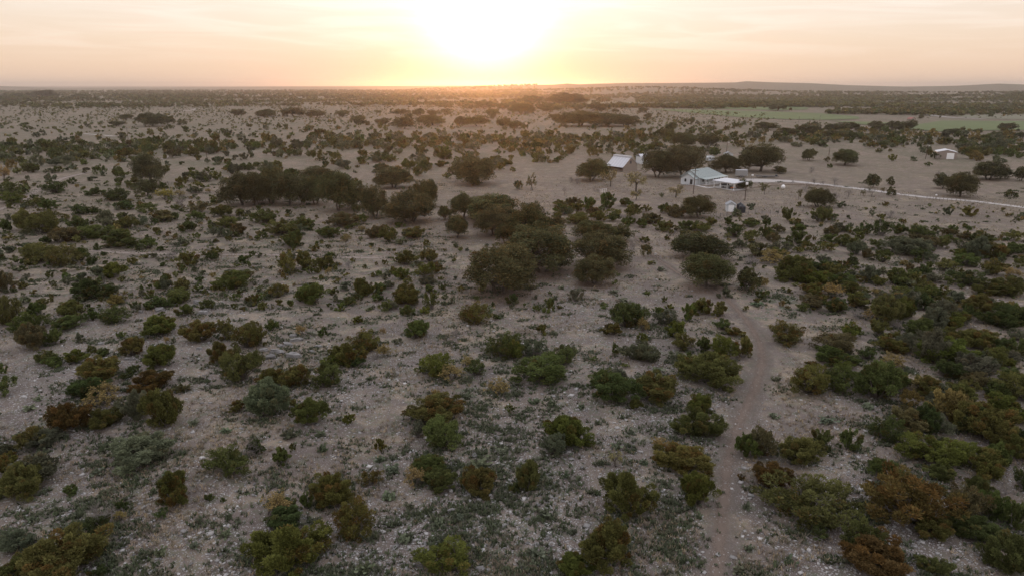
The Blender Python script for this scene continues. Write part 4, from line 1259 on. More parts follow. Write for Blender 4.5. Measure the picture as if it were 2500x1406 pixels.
M_PAD = leafmat('prickly_pear_pads', 0.05)
PADM = []
for Q in PADS:
    V = Q.reshape(-1, 3) * np.array([1 / 1.35, 1 / 1.35, 1.0])
    PADM.append(mesh_np('prickly_pear', V, quads(len(Q)), M_PAD, {'v': ('FLOAT', np.repeat(R.uniform(0.2, 0.8, len(Q)), 4)), 'm': ('FLOAT', np.ones(len(Q) * 4) * 2)}))
PEAR = {'F': "930,730,180,90;880,900,200,80;1470,700,220,120;1340,1040,150,80;980,1180,170,90;1210,1080,150,120;450,590,150,60;820,660,130,50;1020,960,120,80;1640,610,150,70;720,1360,200,100;430,490,120,50;1380,240,110,60;230,500,110,60",
        'G': "200,1270,240,110;160,1340,110,80;230,1010,200,110;700,570,150,70;890,680,110,90;480,310,110,70;290,290,120,60;170,280,140,70;810,480,100,80;430,1130,100,70;1260,1030,100,70;1550,1230,130,110;960,60,140,90;460,780,90,80;370,760,90,70;1510,1380,180,80;1120,1270,80,50;50,600,130,90;1560,970,110,80",
        'E': "190,320,170,90;250,260,110,50;120,510,150,60;280,610,120,120;620,740,150,70;1080,750,150,80;1000,870,110,70;200,1060,130,70;420,1110,110,90;1260,430,110,70;1480,470,140,80;1050,1270,150,110;1490,1150,150,80;530,1010,90,70;1280,1210,120,60",
        'H': "90,130,120,180;690,310,160,110;400,390,200,90;80,370,150,80;190,1320,150,90",
        'C': "460,720,130,70;1000,830,240,90;1290,560,160,70;2140,860,230,140;910,760,140,80"}
pears = []
for cn, txt in PEAR.items():
    ox, oy, sc = CROPS[cn][:3]
    for it in txt.split(';'):
        cx, cy, w, h = [float(q) * sc for q in it.split(',')]
        x, y, zz = [float(q) for q in gp(ox + cx, oy + cy)]
        pears.append(dict(px=ox + cx, py=oy + cy, x=x, y=y, z=zz, wm=w * proj(x, y, zz)[2] / F))
make_labels(pears, 'prickly pear', lambda p: 'small grey-green' if p['wm'] < 1.6 else 'wide grey-green')
for p in pears:
    o = link('prickly_pear', PADM[R.randint(8)])
    o.color = jit(PC) + (0.0,)
    o.location = (p['x'], p['y'], p['z'])
    o.rotation_euler = (0, 0, R.uniform(0, 6))
    o.scale = (p['wm'], p['wm'], R.uniform(0.85, 1.15))
    tag(o, p['label'], 'cactus', 'prickly pears on the near slope')

# boulders and slabs
ROCKM = []
for i in range(7):
    rs = np.random.RandomState(300 + i)
    bm = bmesh.new()
    ns = rs.randint(9, 13)
    th = np.sort(rs.uniform(0, 2 * PI, ns) * 0.35 + np.arange(ns) * 2 * PI / ns)
    rad = rs.uniform(0.36, 0.56, ns)
    rings = []
    for zz, k_, jj in ((-0.5, 1.0, 0.03), (-0.1, 1.04, 0.05), (0.05, 0.93, 0.05), (0.30, 0.97, 0.05), (0.42, 0.80, 0.06), (0.50, 0.42, 0.08)):
        rings.append([bm.verts.new((math.cos(t) * q * k_ + rs.normal() * jj, math.sin(t) * q * k_ + rs.normal() * jj, zz + rs.normal() * 0.05)) for t, q in zip(th, rad)])
    for A, B in zip(rings, rings[1:]):
        for j in range(ns):
            bm.faces.new((A[j], A[(j + 1) % ns], B[(j + 1) % ns], B[j]))
    bm.faces.new(rings[-1])
    bm.faces.new(rings[0][::-1])
    bmesh.ops.triangulate(bm, faces=bm.faces[:])
    me = bpy.data.meshes.new('limestone_slab')
    bm.to_mesh(me)
    bm.free()
    a = me.attributes.new('v', 'FLOAT', 'POINT')
    a.data.foreach_set('value', np.full(len(me.vertices), 0.10 + 0.035 * i, np.float32))
    me.materials.append(M_STONE)
    ROCKM.append(me)
SLABS = {'B': "75,1260,95,42;190,1280,125,55;135,1320,110,55;340,1310,155,62;230,1225,60,40;290,1205,95,32;360,1175,100,42;550,1225,80,30;490,1270,62,30;330,1135,80,40",
         'A': "1200,930,50,38;1300,840,55,40;1470,862,120,45;1360,915,95,40;1760,905,110,42;1740,940,100,50;1980,1140,60,55;1705,1245,60,32;1080,1335,55,38;1125,1338,55,38;860,1200,50,25;1690,850,90,42",
         'F': "1075,1350,70,65;1480,1390,65,45;1285,1000,50,26"}
slabs = []
for cn, txt in SLABS.items():
    ox, oy, sc = CROPS[cn][:3]
    for it in txt.split(';'):
        cx, cy, w, h = [float(q) * sc for q in it.split(',')]
        x, y, zz = [float(q) for q in gp(ox + cx, oy + cy)]
        d = proj(x, y, zz)[2]
        slabs.append(dict(px=ox + cx, py=oy + cy, x=x, y=y + 0.3, z=zz, wm=w * d / F, hm=max(h * d / F * 0.85, 0.4)))
LB = list(LAND)
LAND[:] = [(715, 872, 'the double juniper beside the slabs'), (505, 765, 'the green bushes on the ledge'), (325, 870, 'the bronze round juniper on the rubble'), (1080, 1380, 'the juniper at the bottom middle'), (1100, 1250, 'the tall juniper column in the middle'), (560, 860, 'the rubble slope')]
make_labels(slabs, 'limestone slab', lambda p: 'weathered grey' if p['wm'] < 2 else 'long weathered grey')
LAND[:] = LB
for p in slabs:
    o = link('limestone_slab', ROCKM[R.randint(7)])
    o.location = (p['x'], p['y'], p['z'] + p['hm'] * 0.16)
    o.rotation_euler = (R.uniform(-.14, .14), R.uniform(-.14, .14), R.uniform(-0.3, 0.3))
    o.scale = (p['wm'], p['wm'] * R.uniform(0.5, 0.8), p['hm'])
    tag(o, p['label'], 'rock', 'limestone slabs breaking the slope')

# yucca
x, y, zz = [float(q) for q in gp(310, 1164)]
t = thing('yucca', 'pale green spiky yucca in front of a dead grey branch', 'plant', (x, y, zz))
rs = np.random.RandomState(5)
V = []
for i in range(95):
    d = unit(np.array([rs.normal(), rs.normal(), abs(rs.normal()) * 0.9 - 0.1]))
    sd = unit(np.cross(d, rs.normal(size=3))) * 0.035
    b0 = np.array([0, 0, 0.5]) + d * 0.05
    l = rs.uniform(0.75, 1.05)
    V.append([b0 - sd, b0 + sd, b0 + d * l + sd * 0.15, b0 + d * l - sd * 0.15])
V = np.array(V).reshape(-1, 3)
o = link('leaf_rosette', mesh_np('yucca_leaves', V, quads(95), M_LEAF, {'v': ('FLOAT', np.repeat(rs.uniform(0.2, 0.9, 95), 4)), 'm': ('FLOAT', np.full(380, 2.0))}), t)
o.color = (0.20, 0.23, 0.13, 0.0)
MB().bar((0, 0, -0.05), (0, 0, 0.5), 0.11, 0.09).build('trunk', M_BARK, t)

# ------------------------------------------------------------------ the homestead
M_WHITE = simple('white_siding', (0.46, 0.48, 0.49), 0.7, 0.05, 1.0)
M_GREEN = simple('pale_green_metal_roof', (0.22, 0.26, 0.25), 0.45, 0.06, 0.8, metal=0.0, spec=0.5)
M_TRIM = simple('white_trim', (0.74, 0.74, 0.73), 0.6, 0.04, 2.0)
M_GLASS = simple('dark_window_glass', (0.03, 0.035, 0.04), 0.15, 0.05, 2.0, spec=0.6)
M_GREY = simple('grey_shingles', (0.24, 0.25, 0.26), 0.85, 0.2, 6.0)
M_TAN = simple('tan_stone_wall', (0.27, 0.225, 0.185), 0.9, 0.25, 2.5)
M_TAN2 = simple('tan_metal_siding', (0.25, 0.205, 0.175), 0.7, 0.08, 1.0)
M_WROOF = simple('white_metal_roof', (0.42, 0.43, 0.455), 0.4, 0.05, 1.0, spec=0.5)
M_POLY = simple('translucent_white_panel', (0.42, 0.43, 0.455), 0.35, 0.08, 1.2, spec=0.5)
M_BLACK = simple('black_plastic', (0.022, 0.022, 0.025), 0.5, 0.15, 2.0)
M_RUBBER = simple('tyre_rubber', (0.02, 0.02, 0.02), 0.9, 0.1, 4.0)
M_STEEL = simple('dark_steel', (0.06, 0.06, 0.065), 0.6, 0.2, 3.0)
M_WOOD = simple('weathered_wood', (0.17, 0.145, 0.125), 0.9, 0.25, 5.0, stretch=(1, 1, 0.2))
M_POLE = simple('creosoted_pole', (0.085, 0.060, 0.048), 0.9, 0.25, 4.0, stretch=(1, 1, 0.1))
M_CAR = simple('silver_car_paint', (0.45, 0.46, 0.47), 0.3, 0.03, 1.0, spec=0.6)
M_ORANGE = simple('orange_paint', (0.50, 0.13, 0.02), 0.4, 0.05, 2.0)
M_RED = simple('red_metal_roof', (0.20, 0.06, 0.045), 0.5, 0.08, 1.0)
M_GBOX = simple('grey_aluminium_panel', (0.24, 0.235, 0.23), 0.5, 0.06, 1.0)


def at(px, py):
    return tuple(float(q) for q in gp(px, py))


def angle(p, q):
    return math.atan2(q[1] - p[1], q[0] - p[0])


def wheel(name, parent, x, y, r=0.33, w=0.2):
    o = MB().bar((x, y - w / 2, r), (x, y + w / 2, r), r, n=16).build(name, M_RUBBER, parent)
    MB().bar((x, y - w / 2 - 0.012, r), (x, y + w / 2 + 0.012, r), r * 0.6, n=12).build('rim', M_GBOX, o)
    return o


# house: porch front runs away to the right, gabled wing at the left end
p0 = at(1707, 452)
rz = math.radians(43)
h = thing('house', 'white ranch house with pale green metal roof and long front porch', 'house', p0, rz)
h.scale = (0.86, 0.86, 0.95)
L, Wd, E, RZ = 17.5, 9.0, 2.75, 5.35
w = MB()
w.poly([(0, 0, -0.4), (L, 0, -0.4), (L, 0, E), (0, 0, E)]).poly([(L, 0, -0.4), (L, Wd, -0.4), (L, Wd, E), (L, 0, E)]).poly([(L, Wd, -0.4), (0, Wd, -0.4), (0, Wd, E), (L, Wd, E)])
w.poly([(0, Wd, -0.4), (0, 0, -0.4), (0, 0, E), (0, Wd / 2, RZ - 0.05), (0, Wd, E)])
w.poly([(-2.6, 0.6, -0.4), (0, 0.6, -0.4), (0, 0.6, E - 0.2), (-2.6, 0.6, E - 0.2)]).poly([(-2.6, 7.4, -0.4), (-2.6, 0.6, -0.4), (-2.6, 0.6, E - 0.2), (-2.6, 4.0, 4.3), (-2.6, 7.4, E - 0.2)]).poly([(0, 7.4, -0.4), (-2.6, 7.4, -0.4), (-2.6, 7.4, E - 0.2), (0, 7.4, E - 0.2)])
w.build('wall', M_WHITE, h)
r_ = MB()
ov = 0.5
r_.slab([(-ov, -ov, E - 0.2), (L + ov, -ov, E - 0.2), (L - 4.2, Wd / 2, RZ), (-ov, Wd / 2, RZ)], 0.12)
r_.slab([(L + ov, Wd + ov, E - 0.2), (-ov, Wd + ov, E - 0.2), (-ov, Wd / 2, RZ), (L - 4.2, Wd / 2, RZ)], 0.12)
r_.slab([(L + ov, -ov, E - 0.2), (L + ov, Wd + ov, E - 0.2), (L - 4.2, Wd / 2, RZ)], 0.12)
roof = r_.build('roof', M_GREEN, h)
sm = MB()
for i in range(1, 34):
    u = -0.3 + i * 0.55
    if u > L:
        break
    f = 1.0 if u < L - 4.2 else (L + ov - u) / (4.2 + ov)
    sm.bar((u, -ov + 0.02, E - 0.18), (u, -ov + (Wd / 2 + ov) * f, E - 0.18 + (RZ - E + 0.2) * f), 0.025, n=4)
sm.build('roof_seams', M_GREEN, roof)
MB().slab([(-3.1, 0.1, E - 0.42), (-0.52, 0.1, E - 0.42), (-0.52, 4.0, 4.36), (-3.1, 4.0, 4.36)], 0.1).slab([(-0.52, 7.9, E - 0.42), (-3.1, 7.9, E - 0.42), (-3.1, 4.0, 4.36), (-0.52, 4.0, 4.36)], 0.1).build('wing_roof', M_GREEN, h)
pr = MB().slab([(0.2, -3.0, 2.2), (L + ov, -3.0, 2.2), (L + ov, -ov - 0.02, E - 0.24), (0.2, -ov - 0.02, E - 0.24)], 0.08).build('porch_roof', M_GREEN, h)
MB().box(0.0, L + 0.2, -3.0, -0.02, -0.4, 0.22).build('porch_floor', M_PAVE, h)
for i in range(7):
    u = 0.5 + i * (L - 0.6) / 6
    MB().box(u - 0.07, u + 0.07, -2.92, -2.78, 0.22, 2.16).build('porch_post', M_TRIM, h)
rl = MB()
rl.box(0.6, L - 0.2, -2.88, -2.82, 0.95, 1.02)
for i in range(60):
    u = 0.7 + i * (L - 1.0) / 60
    rl.box(u, u + 0.03, -2.87, -2.83, 0.25, 0.95)
rl.build('porch_rail', M_TRIM, h)
for u0, u1, z0, z1, nm in ((2.0, 3.4, 0.9, 2.1, 'window'), (5.0, 5.95, 0.24, 2.3, 'door'), (7.2, 8.8, 0.9, 2.1, 'window'), (10.6, 12.2, 0.9, 2.1, 'window'), (13.6, 14.55, 0.24, 2.3, 'door'), (15.4, 16.6, 0.9, 2.1, 'window')):
    f = MB().box(u0 - 0.08, u1 + 0.08, -0.05, 0.02, z0 - (0.08 if nm == 'window' else 0), z1 + 0.08).build(nm, M_TRIM, h)
    MB().box(u0, u1, -0.075, -0.02, z0 + 0.02, z1).build('pane', M_GLASS, f)
for v0, v1, z0, z1, nm in ((1.6, 2.9, 0.2, 2.15, 'door'), (4.6, 5.6, 0.95, 2.2, 'window')):
    f = MB().box(-2.66, -2.58, v0 - 0.08, v1 + 0.08, z0 - 0.08, z1 + 0.08).build(nm, M_TRIM, h)
    MB().box(-2.69, -2.62, v0, v1, z0, z1).build('pane', M_GLASS, f)
f = MB().box(-0.07, 0.02, 7.75, 8.6, 0.9, 2.1).build('window', M_TRIM, h)
MB().box(-0.09, -0.03, 7.83, 8.52, 0.98, 2.02).build('pane', M_GLASS, f)

# yard: concrete walk and carport slab
a, b_ = at(1743, 457.5), at(1791, 466.5)
ca_rz = angle(a, b_)
cp = thing('carport', 'open carport with white metal roof on thin white posts', 'carport', a, ca_rz)
LW, DP = math.hypot(b_[0] - a[0], b_[1] - a[1]), 6.0
MB().box(-0.3, LW + 0.3, -0.4, DP, -0.25, 0.06).build('floor_slab', M_PAVE, cp)
MB().slab([(-0.5, -0.6, 2.45), (LW + 0.5, -0.6, 2.45), (LW + 0.5, DP + 0.2, 2.85), (-0.5, DP + 0.2, 2.85)], 0.18).build('roof', M_WROOF, cp)
for i in range(4):
    for vv in (0.0, DP - 0.4):
        MB().box(i * LW / 3 - 0.07, i * LW / 3 + 0.07, vv - 0.07, vv + 0.07, 0.06, 2.34 + (0.0 if vv == 0 else 0.32)).build('post', M_TRIM, cp)


def local(o, x, y, z=0.0):
    return tuple(Matrix.Translation(o.location) @ Matrix.Rotation(o.rotation_euler.z, 4, 'Z') @ Vector((x, y, z)))


car = thing('parked_car', 'silver car parked under the carport', 'car', local(cp, LW * 0.36, 2.6, 0.06), ca_rz + math.radians(62))
secs = []
for xx, zb, zt, hw in ((-2.25, 0.45, 0.75, 0.72), (-2.1, 0.3, 0.92, 0.84), (-1.2, 0.25, 0.98, 0.90), (0.9, 0.25, 0.98, 0.90), (1.9, 0.28, 0.88, 0.86), (2.2, 0.4, 0.72, 0.74)):
    secs.append([(xx, -hw, zb), (xx, hw, zb), (xx, hw * 1.0, zt - 0.12), (xx, hw * 0.92, zt), (xx, -hw * 0.92, zt), (xx, -hw * 1.0, zt - 0.12)])
MB().loft(secs).build('body', M_CAR, car)
MB().loft([[(x0, -hw, 0.96), (x0, hw, 0.96), (x1, ht, 1.46), (x1, -ht, 1.46)] for x0, x1, hw, ht in ((-2.0, -1.5, 0.80, 0.62), (-0.4, -0.4, 0.84, 0.66), (0.95, 0.35, 0.82, 0.64))]).build('cabin', M_GLASS, car)
MB().slab([(-1.5, -0.63, 1.50), (0.35, -0.65, 1.50), (0.35, 0.65, 1.50), (-1.5, 0.63, 1.50)], 0.06).build('roof_panel', M_CAR, car)
for sx in (-1.35, 1.35):
    for sy in (-0.82, 0.82):
        wheel('wheel', car, sx, sy)
for sy in (-0.6, 0.6):
    MB().box(2.12, 2.24, sy - 0.16, sy + 0.16, 0.62, 0.76).build('headlight', M_TRIM, car)
mw = thing('lawn_tractor', 'small orange riding mower under the carport, right of the silver car', 'mower', local(cp, LW * 0.76, 1.3, 0.06), ca_rz + 0.3)
MB().box(0.1, 1.0, -0.3, 0.3, 0.35, 0.75).build('hood', M_ORANGE, mw, 0.05)
MB().box(-0.8, 0.1, -0.45, 0.45, 0.3, 0.45).build('frame', M_ORANGE, mw)
MB().box(-0.6, -0.15, -0.22, 0.22, 0.5, 0.6).box(-0.65, -0.55, -0.22, 0.22, 0.6, 1.0).build('seat', M_BLACK, mw)
for sx, sy, rr_ in ((-0.55, -0.45, 0.28), (-0.55, 0.45, 0.28), (0.75, -0.38, 0.19), (0.75, 0.38, 0.19)):
    wheel('wheel', mw, sx, sy, rr_, 0.18)
bag = thing('hay_bale', 'round dark bale beneath the right end of the carport', 'bale', local(cp, LW * 0.80, 4.6, 0.06), ca_rz)
MB().bar((-0.7, 0, 0.75), (0.7, 0, 0.75), 0.75, n=18).build('roll', M_WOOD, bag)
# yard walk
P = [at(1690, 447), at(1702, 453.5), at(1727, 459), at(1744, 458)]
wk = MB()
for q, s_ in zip(P, P[1:]):
    d = Vector((s_[0] - q[0], s_[1] - q[1], 0)).normalized()
    nn = Vector((-d.y, d.x, 0)) * 0.7
    wk.slab([(q[0] + nn.x, q[1] + nn.y, q[2] + .06), (q[0] - nn.x, q[1] - nn.y, q[2] + .06), (s_[0] - nn.x, s_[1] - nn.y, s_[2] + .06), (s_[0] + nn.x, s_[1] + nn.y, s_[2] + .06)], 0.2)
tag(wk.build('walkway', M_PAVE), kind='structure')

# greenhouse
a, b_ = at(1521, 421), at(1555, 417.5)
g = thing('greenhouse', 'barn-like greenhouse with white sloping roof, ridge vent and tan gable end', 'greenhouse', a, angle(a, b_))
gw = math.hypot(b_[0] - a[0], b_[1] - a[1])
gl, el_, er, ap, mx_ = 9.5, 2.3, 2.9, 6.0, gw * 0.5
MB().poly([(0, 0, -0.3), (gw, 0, -0.3), (gw, 0, er), (mx_, 0, ap), (0, 0, el_)]).poly([(gw, gl, -0.3), (0, gl, -0.3), (0, gl, el_), (mx_, gl, ap), (gw, gl, er)]).poly([(gw, 0, -0.3), (gw, gl, -0.3), (gw, gl, er), (gw, 0, er)]).build('wall', M_TAN, g)
rf = MB().slab([(-0.5, -0.25, el_ - 0.35), (mx_ - 0.45, -0.25, ap - 0.42), (mx_ - 0.45, gl + 0.3, ap - 0.42), (-0.5, gl + 0.3, el_ - 0.35)], 0.08).slab([(mx_ + 0.45, -0.25, ap - 0.36), (gw + 0.3, -0.25, er - 0.15), (gw + 0.3, gl + 0.3, er - 0.15), (mx_ + 0.45, gl + 0.3, ap - 0.36)], 0.08).build('roof', M_POLY, g)
MB().box(mx_ - 0.5, mx_ + 0.5, -0.3, gl + 0.3, ap - 0.42, ap + 0.35).build('ridge_vent', M_POLY, g)
fr = MB()
for k in range(7):
    vv = -0.2 + k * (gl + 0.4) / 6
    fr.bar((-0.48, vv, el_ - 0.31), (mx_ - 0.47, vv, ap - 0.38), 0.035, n=4)
fr.build('roof_bars', M_TRIM, rf)
for k in range(5):
    vv = 0.1 + k * (gl - 0.3) / 4
    MB().box(-0.05, 0.1, vv, vv + 0.14, -0.3, el_ - 0.15).build('post', M_WOOD, g)
MB().box(0.9, 1.1, 0.2, gl - 0.2, -0.2, 0.9).build('bench', M_WOOD, g)
f = MB().box(mx_ - 0.35, mx_ + 0.65, -0.06, 0.02, 3.2, 4.5).build('gable_window', M_STEEL, g)
MB().slab([(0.02, -0.05, el_ + 0.02), (mx_ - 0.2, -0.05, ap - 0.3), (mx_ - 0.2, -0.3, ap - 0.3), (0.02, -0.3, el_ + 0.02)], 0.05).build('rake_board', M_TRIM, g)
cb = at(1545, 422)
cu = MB()
q, s_ = at(1522, 423.5), at(1566, 418)
cu.extr([(q[0], q[1], q[2] - 0.1), (s_[0], s_[1], s_[2] - 0.1), (s_[0], s_[1], s_[2] + 0.5), (q[0], q[1], q[2] + 0.5)], (0.2, -0.3, 0))
tag(cu.build('low_wall', M_TAN), 'low pale wall along the foot of the greenhouse gable', 'wall')

# white metal building behind the oaks
a = at(1566, 402)
o = thing('metal_building', 'white metal building half hidden behind the oaks by the greenhouse', 'building', a, math.radians(12))
MB().box(0, 11, 0, 7, -0.3, 3.2).build('wall', M_WHITE, o)
MB().slab([(-0.3, -0.3, 3.2), (11.3, -0.3, 3.2), (11.3, 3.5, 4.4), (-0.3, 3.5, 4.4)], 0.1).slab([(-0.3, 7.3, 3.2), (-0.3, 3.5, 4.4), (11.3, 3.5, 4.4), (11.3, 7.3, 3.2)], 0.1).build('roof', M_WROOF, o)
f = MB().box(1.0, 2.0, -0.06, 0.02, -0.2, 2.1).build('door', M_GREY, o)


def small_shed(name, label, cat, px, py, rz, w_, d_, hz, ap_, wallm, roofm, doorm, dx0, dx1, dz, cat2='shed'):
    o = thing(name, label, cat, at(px, py), rz)
    m = MB()
    m.poly([(0, 0, -0.3), (w_, 0, -0.3), (w_, 0, hz), (w_ / 2, 0, ap_), (0, 0, hz)]).poly([(w_, d_, -0.3), (0, d_, -0.3), (0, d_, hz), (w_ / 2, d_, ap_), (w_, d_, hz)])
    m.poly([(w_, 0, -0.3), (w_, d_, -0.3), (w_, d_, hz), (w_, 0, hz)]).poly([(0, d_, -0.3), (0, 0, -0.3), (0, 0, hz), (0, d_, hz)])
    m.build('wall', wallm, o)
    k = (ap_ - hz) / (w_ / 2)
    e = 0.25
    MB().slab([(-e, -e, hz - k * e + 0.1), (w_ / 2, -e, ap_ + 0.1), (w_ / 2, d_ + e, ap_ + 0.1), (-e, d_ + e, hz - k * e + 0.1)], 0.09).slab([(w_ / 2 + .001, -e, ap_ + 0.1), (w_ + e, -e, hz - k * e + 0.1), (w_ + e, d_ + e, hz - k * e + 0.1), (w_ / 2 + .001, d_ + e, ap_ + 0.1)], 0.09).build('roof', roofm, o)
    f = MB().box(dx0, dx1, -0.05, 0.02, -0.05, dz).build('door', doorm, o)
    MB().box((dx0 + dx1) / 2 + 0.04, (dx0 + dx1) / 2 + 0.09, -0.09, -0.05, 0.9, 1.1).build('handle', M_STEEL, f)
    return o


small_shed('garden_shed', 'little white shed with grey gable roof beside two black tanks', 'shed', 1773, 517.5, math.radians(-12), 2.5, 3.2, 2.0, 2.75, M_WHITE, M_GREY, M_TRIM, 0.5, 2.0, 1.9)
small_shed('pump_house', 'small white shed with grey roof behind the house oaks', 'shed', 1769, 388, math.radians(-8), 3.9, 3.4, 2.3, 3.2, M_WHITE, M_GREY, M_TRIM, 1.3, 2.4, 2.0)
ga = small_shed('garage', 'tan garage with white roof and white roll-up door', 'garage', 2286, 388, math.radians(-24), 8.4, 9.0, 3.3, 4.3, M_TAN2, M_WROOF, M_TRIM, 4.2, 7.3, 2.9)
small_shed('farmhouse', 'distant little house with red roof beside the fields', 'house', 2224, 296.5, math.radians(20), 6.0, 5.0, 2.2, 3.6, M_TAN2, M_RED, M_GLASS, 2.4, 3.4, 1.9)
small_shed('farm_barn', 'long pale roofed barn far off on the wooded hill', 'barn', 1866, 245, math.radians(5), 22.0, 8.0, 3.5, 5.0, M_WHITE, M_WROOF, M_GLASS, 9, 12, 3.0)

for k, (px, py, lab) in enumerate(((1806, 514.5, 'black water tank farther from the camera, partly hidden by its twin'), (1811, 519.5, 'black water tank in front, right beside the little white shed'))):
    o = thing('water_tank', lab, 'tank', at(px, py), 0, 'black water tanks by the white shed')
    MB().lathe([(0.92, 0.0), (0.95, 0.1), (0.95, 1.75), (0.90, 1.85), (0.5, 2.12), (0.22, 2.18)], 24).build('body', M_BLACK, o)
    MB().lathe([(0.24, 2.18), (0.26, 2.2), (0.26, 2.28), (0.2, 2.32)], 14).build('lid', M_BLACK, o)
    rb = MB()
    for zz in (0.5, 1.0, 1.5):
        rb.lathe([(0.95, zz - 0.04), (0.99, zz), (0.95, zz + 0.04)], 24)
    rb.build('ribs', M_BLACK, o)

# camper behind the oaks, box trailer, flatbed trailer, gas tank
o = thing('camper_trailer', 'white round-topped camper trailer between the house oaks', 'camper', at(1726, 395.5), math.radians(5))
pr_ = [(0, 0.5), (0, 1.9), (0.25, 2.35), (0.8, 2.5), (3.0, 2.5), (3.5, 2.3), (3.7, 1.7), (3.5, 0.5)]
MB().extr([(u, 0, zz) for u, zz in pr_], (0, 2.2, 0)).build('body', M_WHITE, o)
MB().box(1.0, 1.8, -0.03, 0.02, 1.3, 1.9).build('window', M_GLASS, o)
wheel('wheel', o, 1.8, 0.1)
wheel('wheel', o, 1.8, 2.1)
o = thing('box_trailer', 'grey enclosed box trailer parked at the end of the drive', 'trailer', at(1797, 433.5), math.radians(-6))
MB().box(0, 4.3, 0, 2.2, 0.55, 2.75).build('body', M_GBOX, o, 0.04)
MB().box(4.305, 4.34, 0.1, 2.1, 0.6, 2.65).build('door', M_TRIM, o)
MB().slab([(-0.02, -0.02, 2.80), (4.32, -0.02, 2.80), (4.32, 2.22, 2.80), (-0.02, 2.22, 2.80)], 0.045).build('roof', M_WROOF, o)
for sx in (1.7, 2.5):
    for sy in (0.0, 2.2):
        wheel('wheel', o, sx, sy)
MB().bar((-1.2, 1.1, 0.55), (0.0, 1.1, 0.6), 0.06).build('tow_bar', M_STEEL, o)
o = thing('flatbed_trailer', 'long dark flatbed trailer beside the drive under the big oak', 'trailer', at(1845, 434.5), math.radians(-14))
MB().box(0, 7.2, 0, 2.2, 0.62, 0.78).build('deck', M_WOOD, o)
MB().box(0, 7.2, -0.06, -0.003, 0.5, 0.85).box(0, 7.2, 2.203, 2.26, 0.5, 0.85).build('side_rail', M_STEEL, o)
for sx in (2.9, 3.8):
    for sy in (-0.2, 2.4):
        wheel('wheel', o, sx, sy)
MB().bar((7.2, 0.4, 0.6), (8.8, 1.1, 0.6), 0.07).bar((7.2, 1.8, 0.6), (8.8, 1.1, 0.6), 0.07).build('tow_bar', M_STEEL, o)
MB().box(7.3, 8.1, 0.6, 1.6, 0.68, 1.25).build('tool_box', M_STEEL, o)
o = thing('gas_tank', 'small white round tank standing alone on the brown pasture', 'tank', at(1911.5, 463.5), 0)
MB().lathe([(0.1, 0.35), (0.42, 0.45), (0.62, 0.75), (0.66, 1.0), (0.6, 1.3), (0.38, 1.58), (0.1, 1.68)], 18).build('shell', M_TRIM, o)
MB().bar((-0.3, 0, 0), (-0.3, 0, 0.55), 0.05).bar((0.3, 0.2, 0), (0.3, 0.2, 0.55), 0.05).bar((0.2, -0.3, 0), (0.2, -0.3, 0.55), 0.05).build('legs', M_STEEL, o)
o = thing('sign_frame', 'white board on a tall pipe frame at the drive', 'sign', at(1836, 442), 0)
MB().bar((-0.35, 0, 0), (-0.35, 0, 2.3), 0.04).bar((0.35, 0, 0), (0.35, 0, 2.3), 0.04).build('frame', M_STEEL, o)
MB().box(-0.4, 0.4, -0.07, -0.045, 1.95, 2.4).build('board', M_TRIM, o)

# stone edging of the drive
P = [at(*q) for q in ((1832, 461), (1850, 458.5), (1880, 454.5), (1920, 452.6), (1960, 452.4), (2000, 455), (2038, 458.5))]
st = MB()
for q, s_ in zip(P, P[1:]):
    dd = Vector((s_[0] - q[0], s_[1] - q[1], 0))
    m_ = int(dd.length / 0.7)
    for i in range(m_):
        x = q[0] + dd.x * (i + .5) / m_
        y = q[1] + dd.y * (i + .5) / m_
        zz = q[2]
        ww, hh = R.uniform(0.26, 0.33), R.uniform(0.35, 0.6)
        st.box(x - ww, x + ww, y - 0.2 + R.uniform(-.08, .08), y + 0.25, zz - 0.1, zz + hh)
tag(st.build('stone_edging', M_TAN), 'low dry stone edging curving along the lower side of the drive', 'wall')

# utility poles
POLES = [(314, 349, 312, 'dark wooden utility pole above the scrub on the left', 'x'), (506, 394, 350, 'leaning brown pole beside the scrub left of the dark oak row', ''), (1496, 354, 322, 'slim pole with a grey transformer behind the greenhouse', 't'),
         (1076, 338, 318, 'thin far pole below the setting sun', ''), (1748, 381, 354, 'plain pole behind the house oaks', ''), (1773.5, 375, 349, 'pole with a yard lamp above the small white shed', 'l'),
         (1692.5, 474, 414, 'tall leaning utility pole in front of the house gable', 'x'), (1818.5, 490, 446, 'reddish pole with a white box near the carport tree', 'b'), (2259.5, 389, 358, 'pole with a lamp left of the tan garage', 'l'),
         (2416.5, 440, 397, 'tall wooden pole with wires standing among the right-hand oaks', 'x'), (2023.5, 381, 361, 'short pole beside the domed oak in the pasture', ''), (2078, 322, 310, 'far crossarm pole before the oak pair', 'x'),
         (2177, 323, 310, 'far crossarm pole in front of the oak pair, right one', 'x'), (2352, 324, 308, 'far pole at the edge of the green field', 'x'), (1950, 300, 285, 'thin far pole below the upper green field', ''), (2001, 298, 283, 'thin far pole at the right end of the upper field', '')]
POS = {}
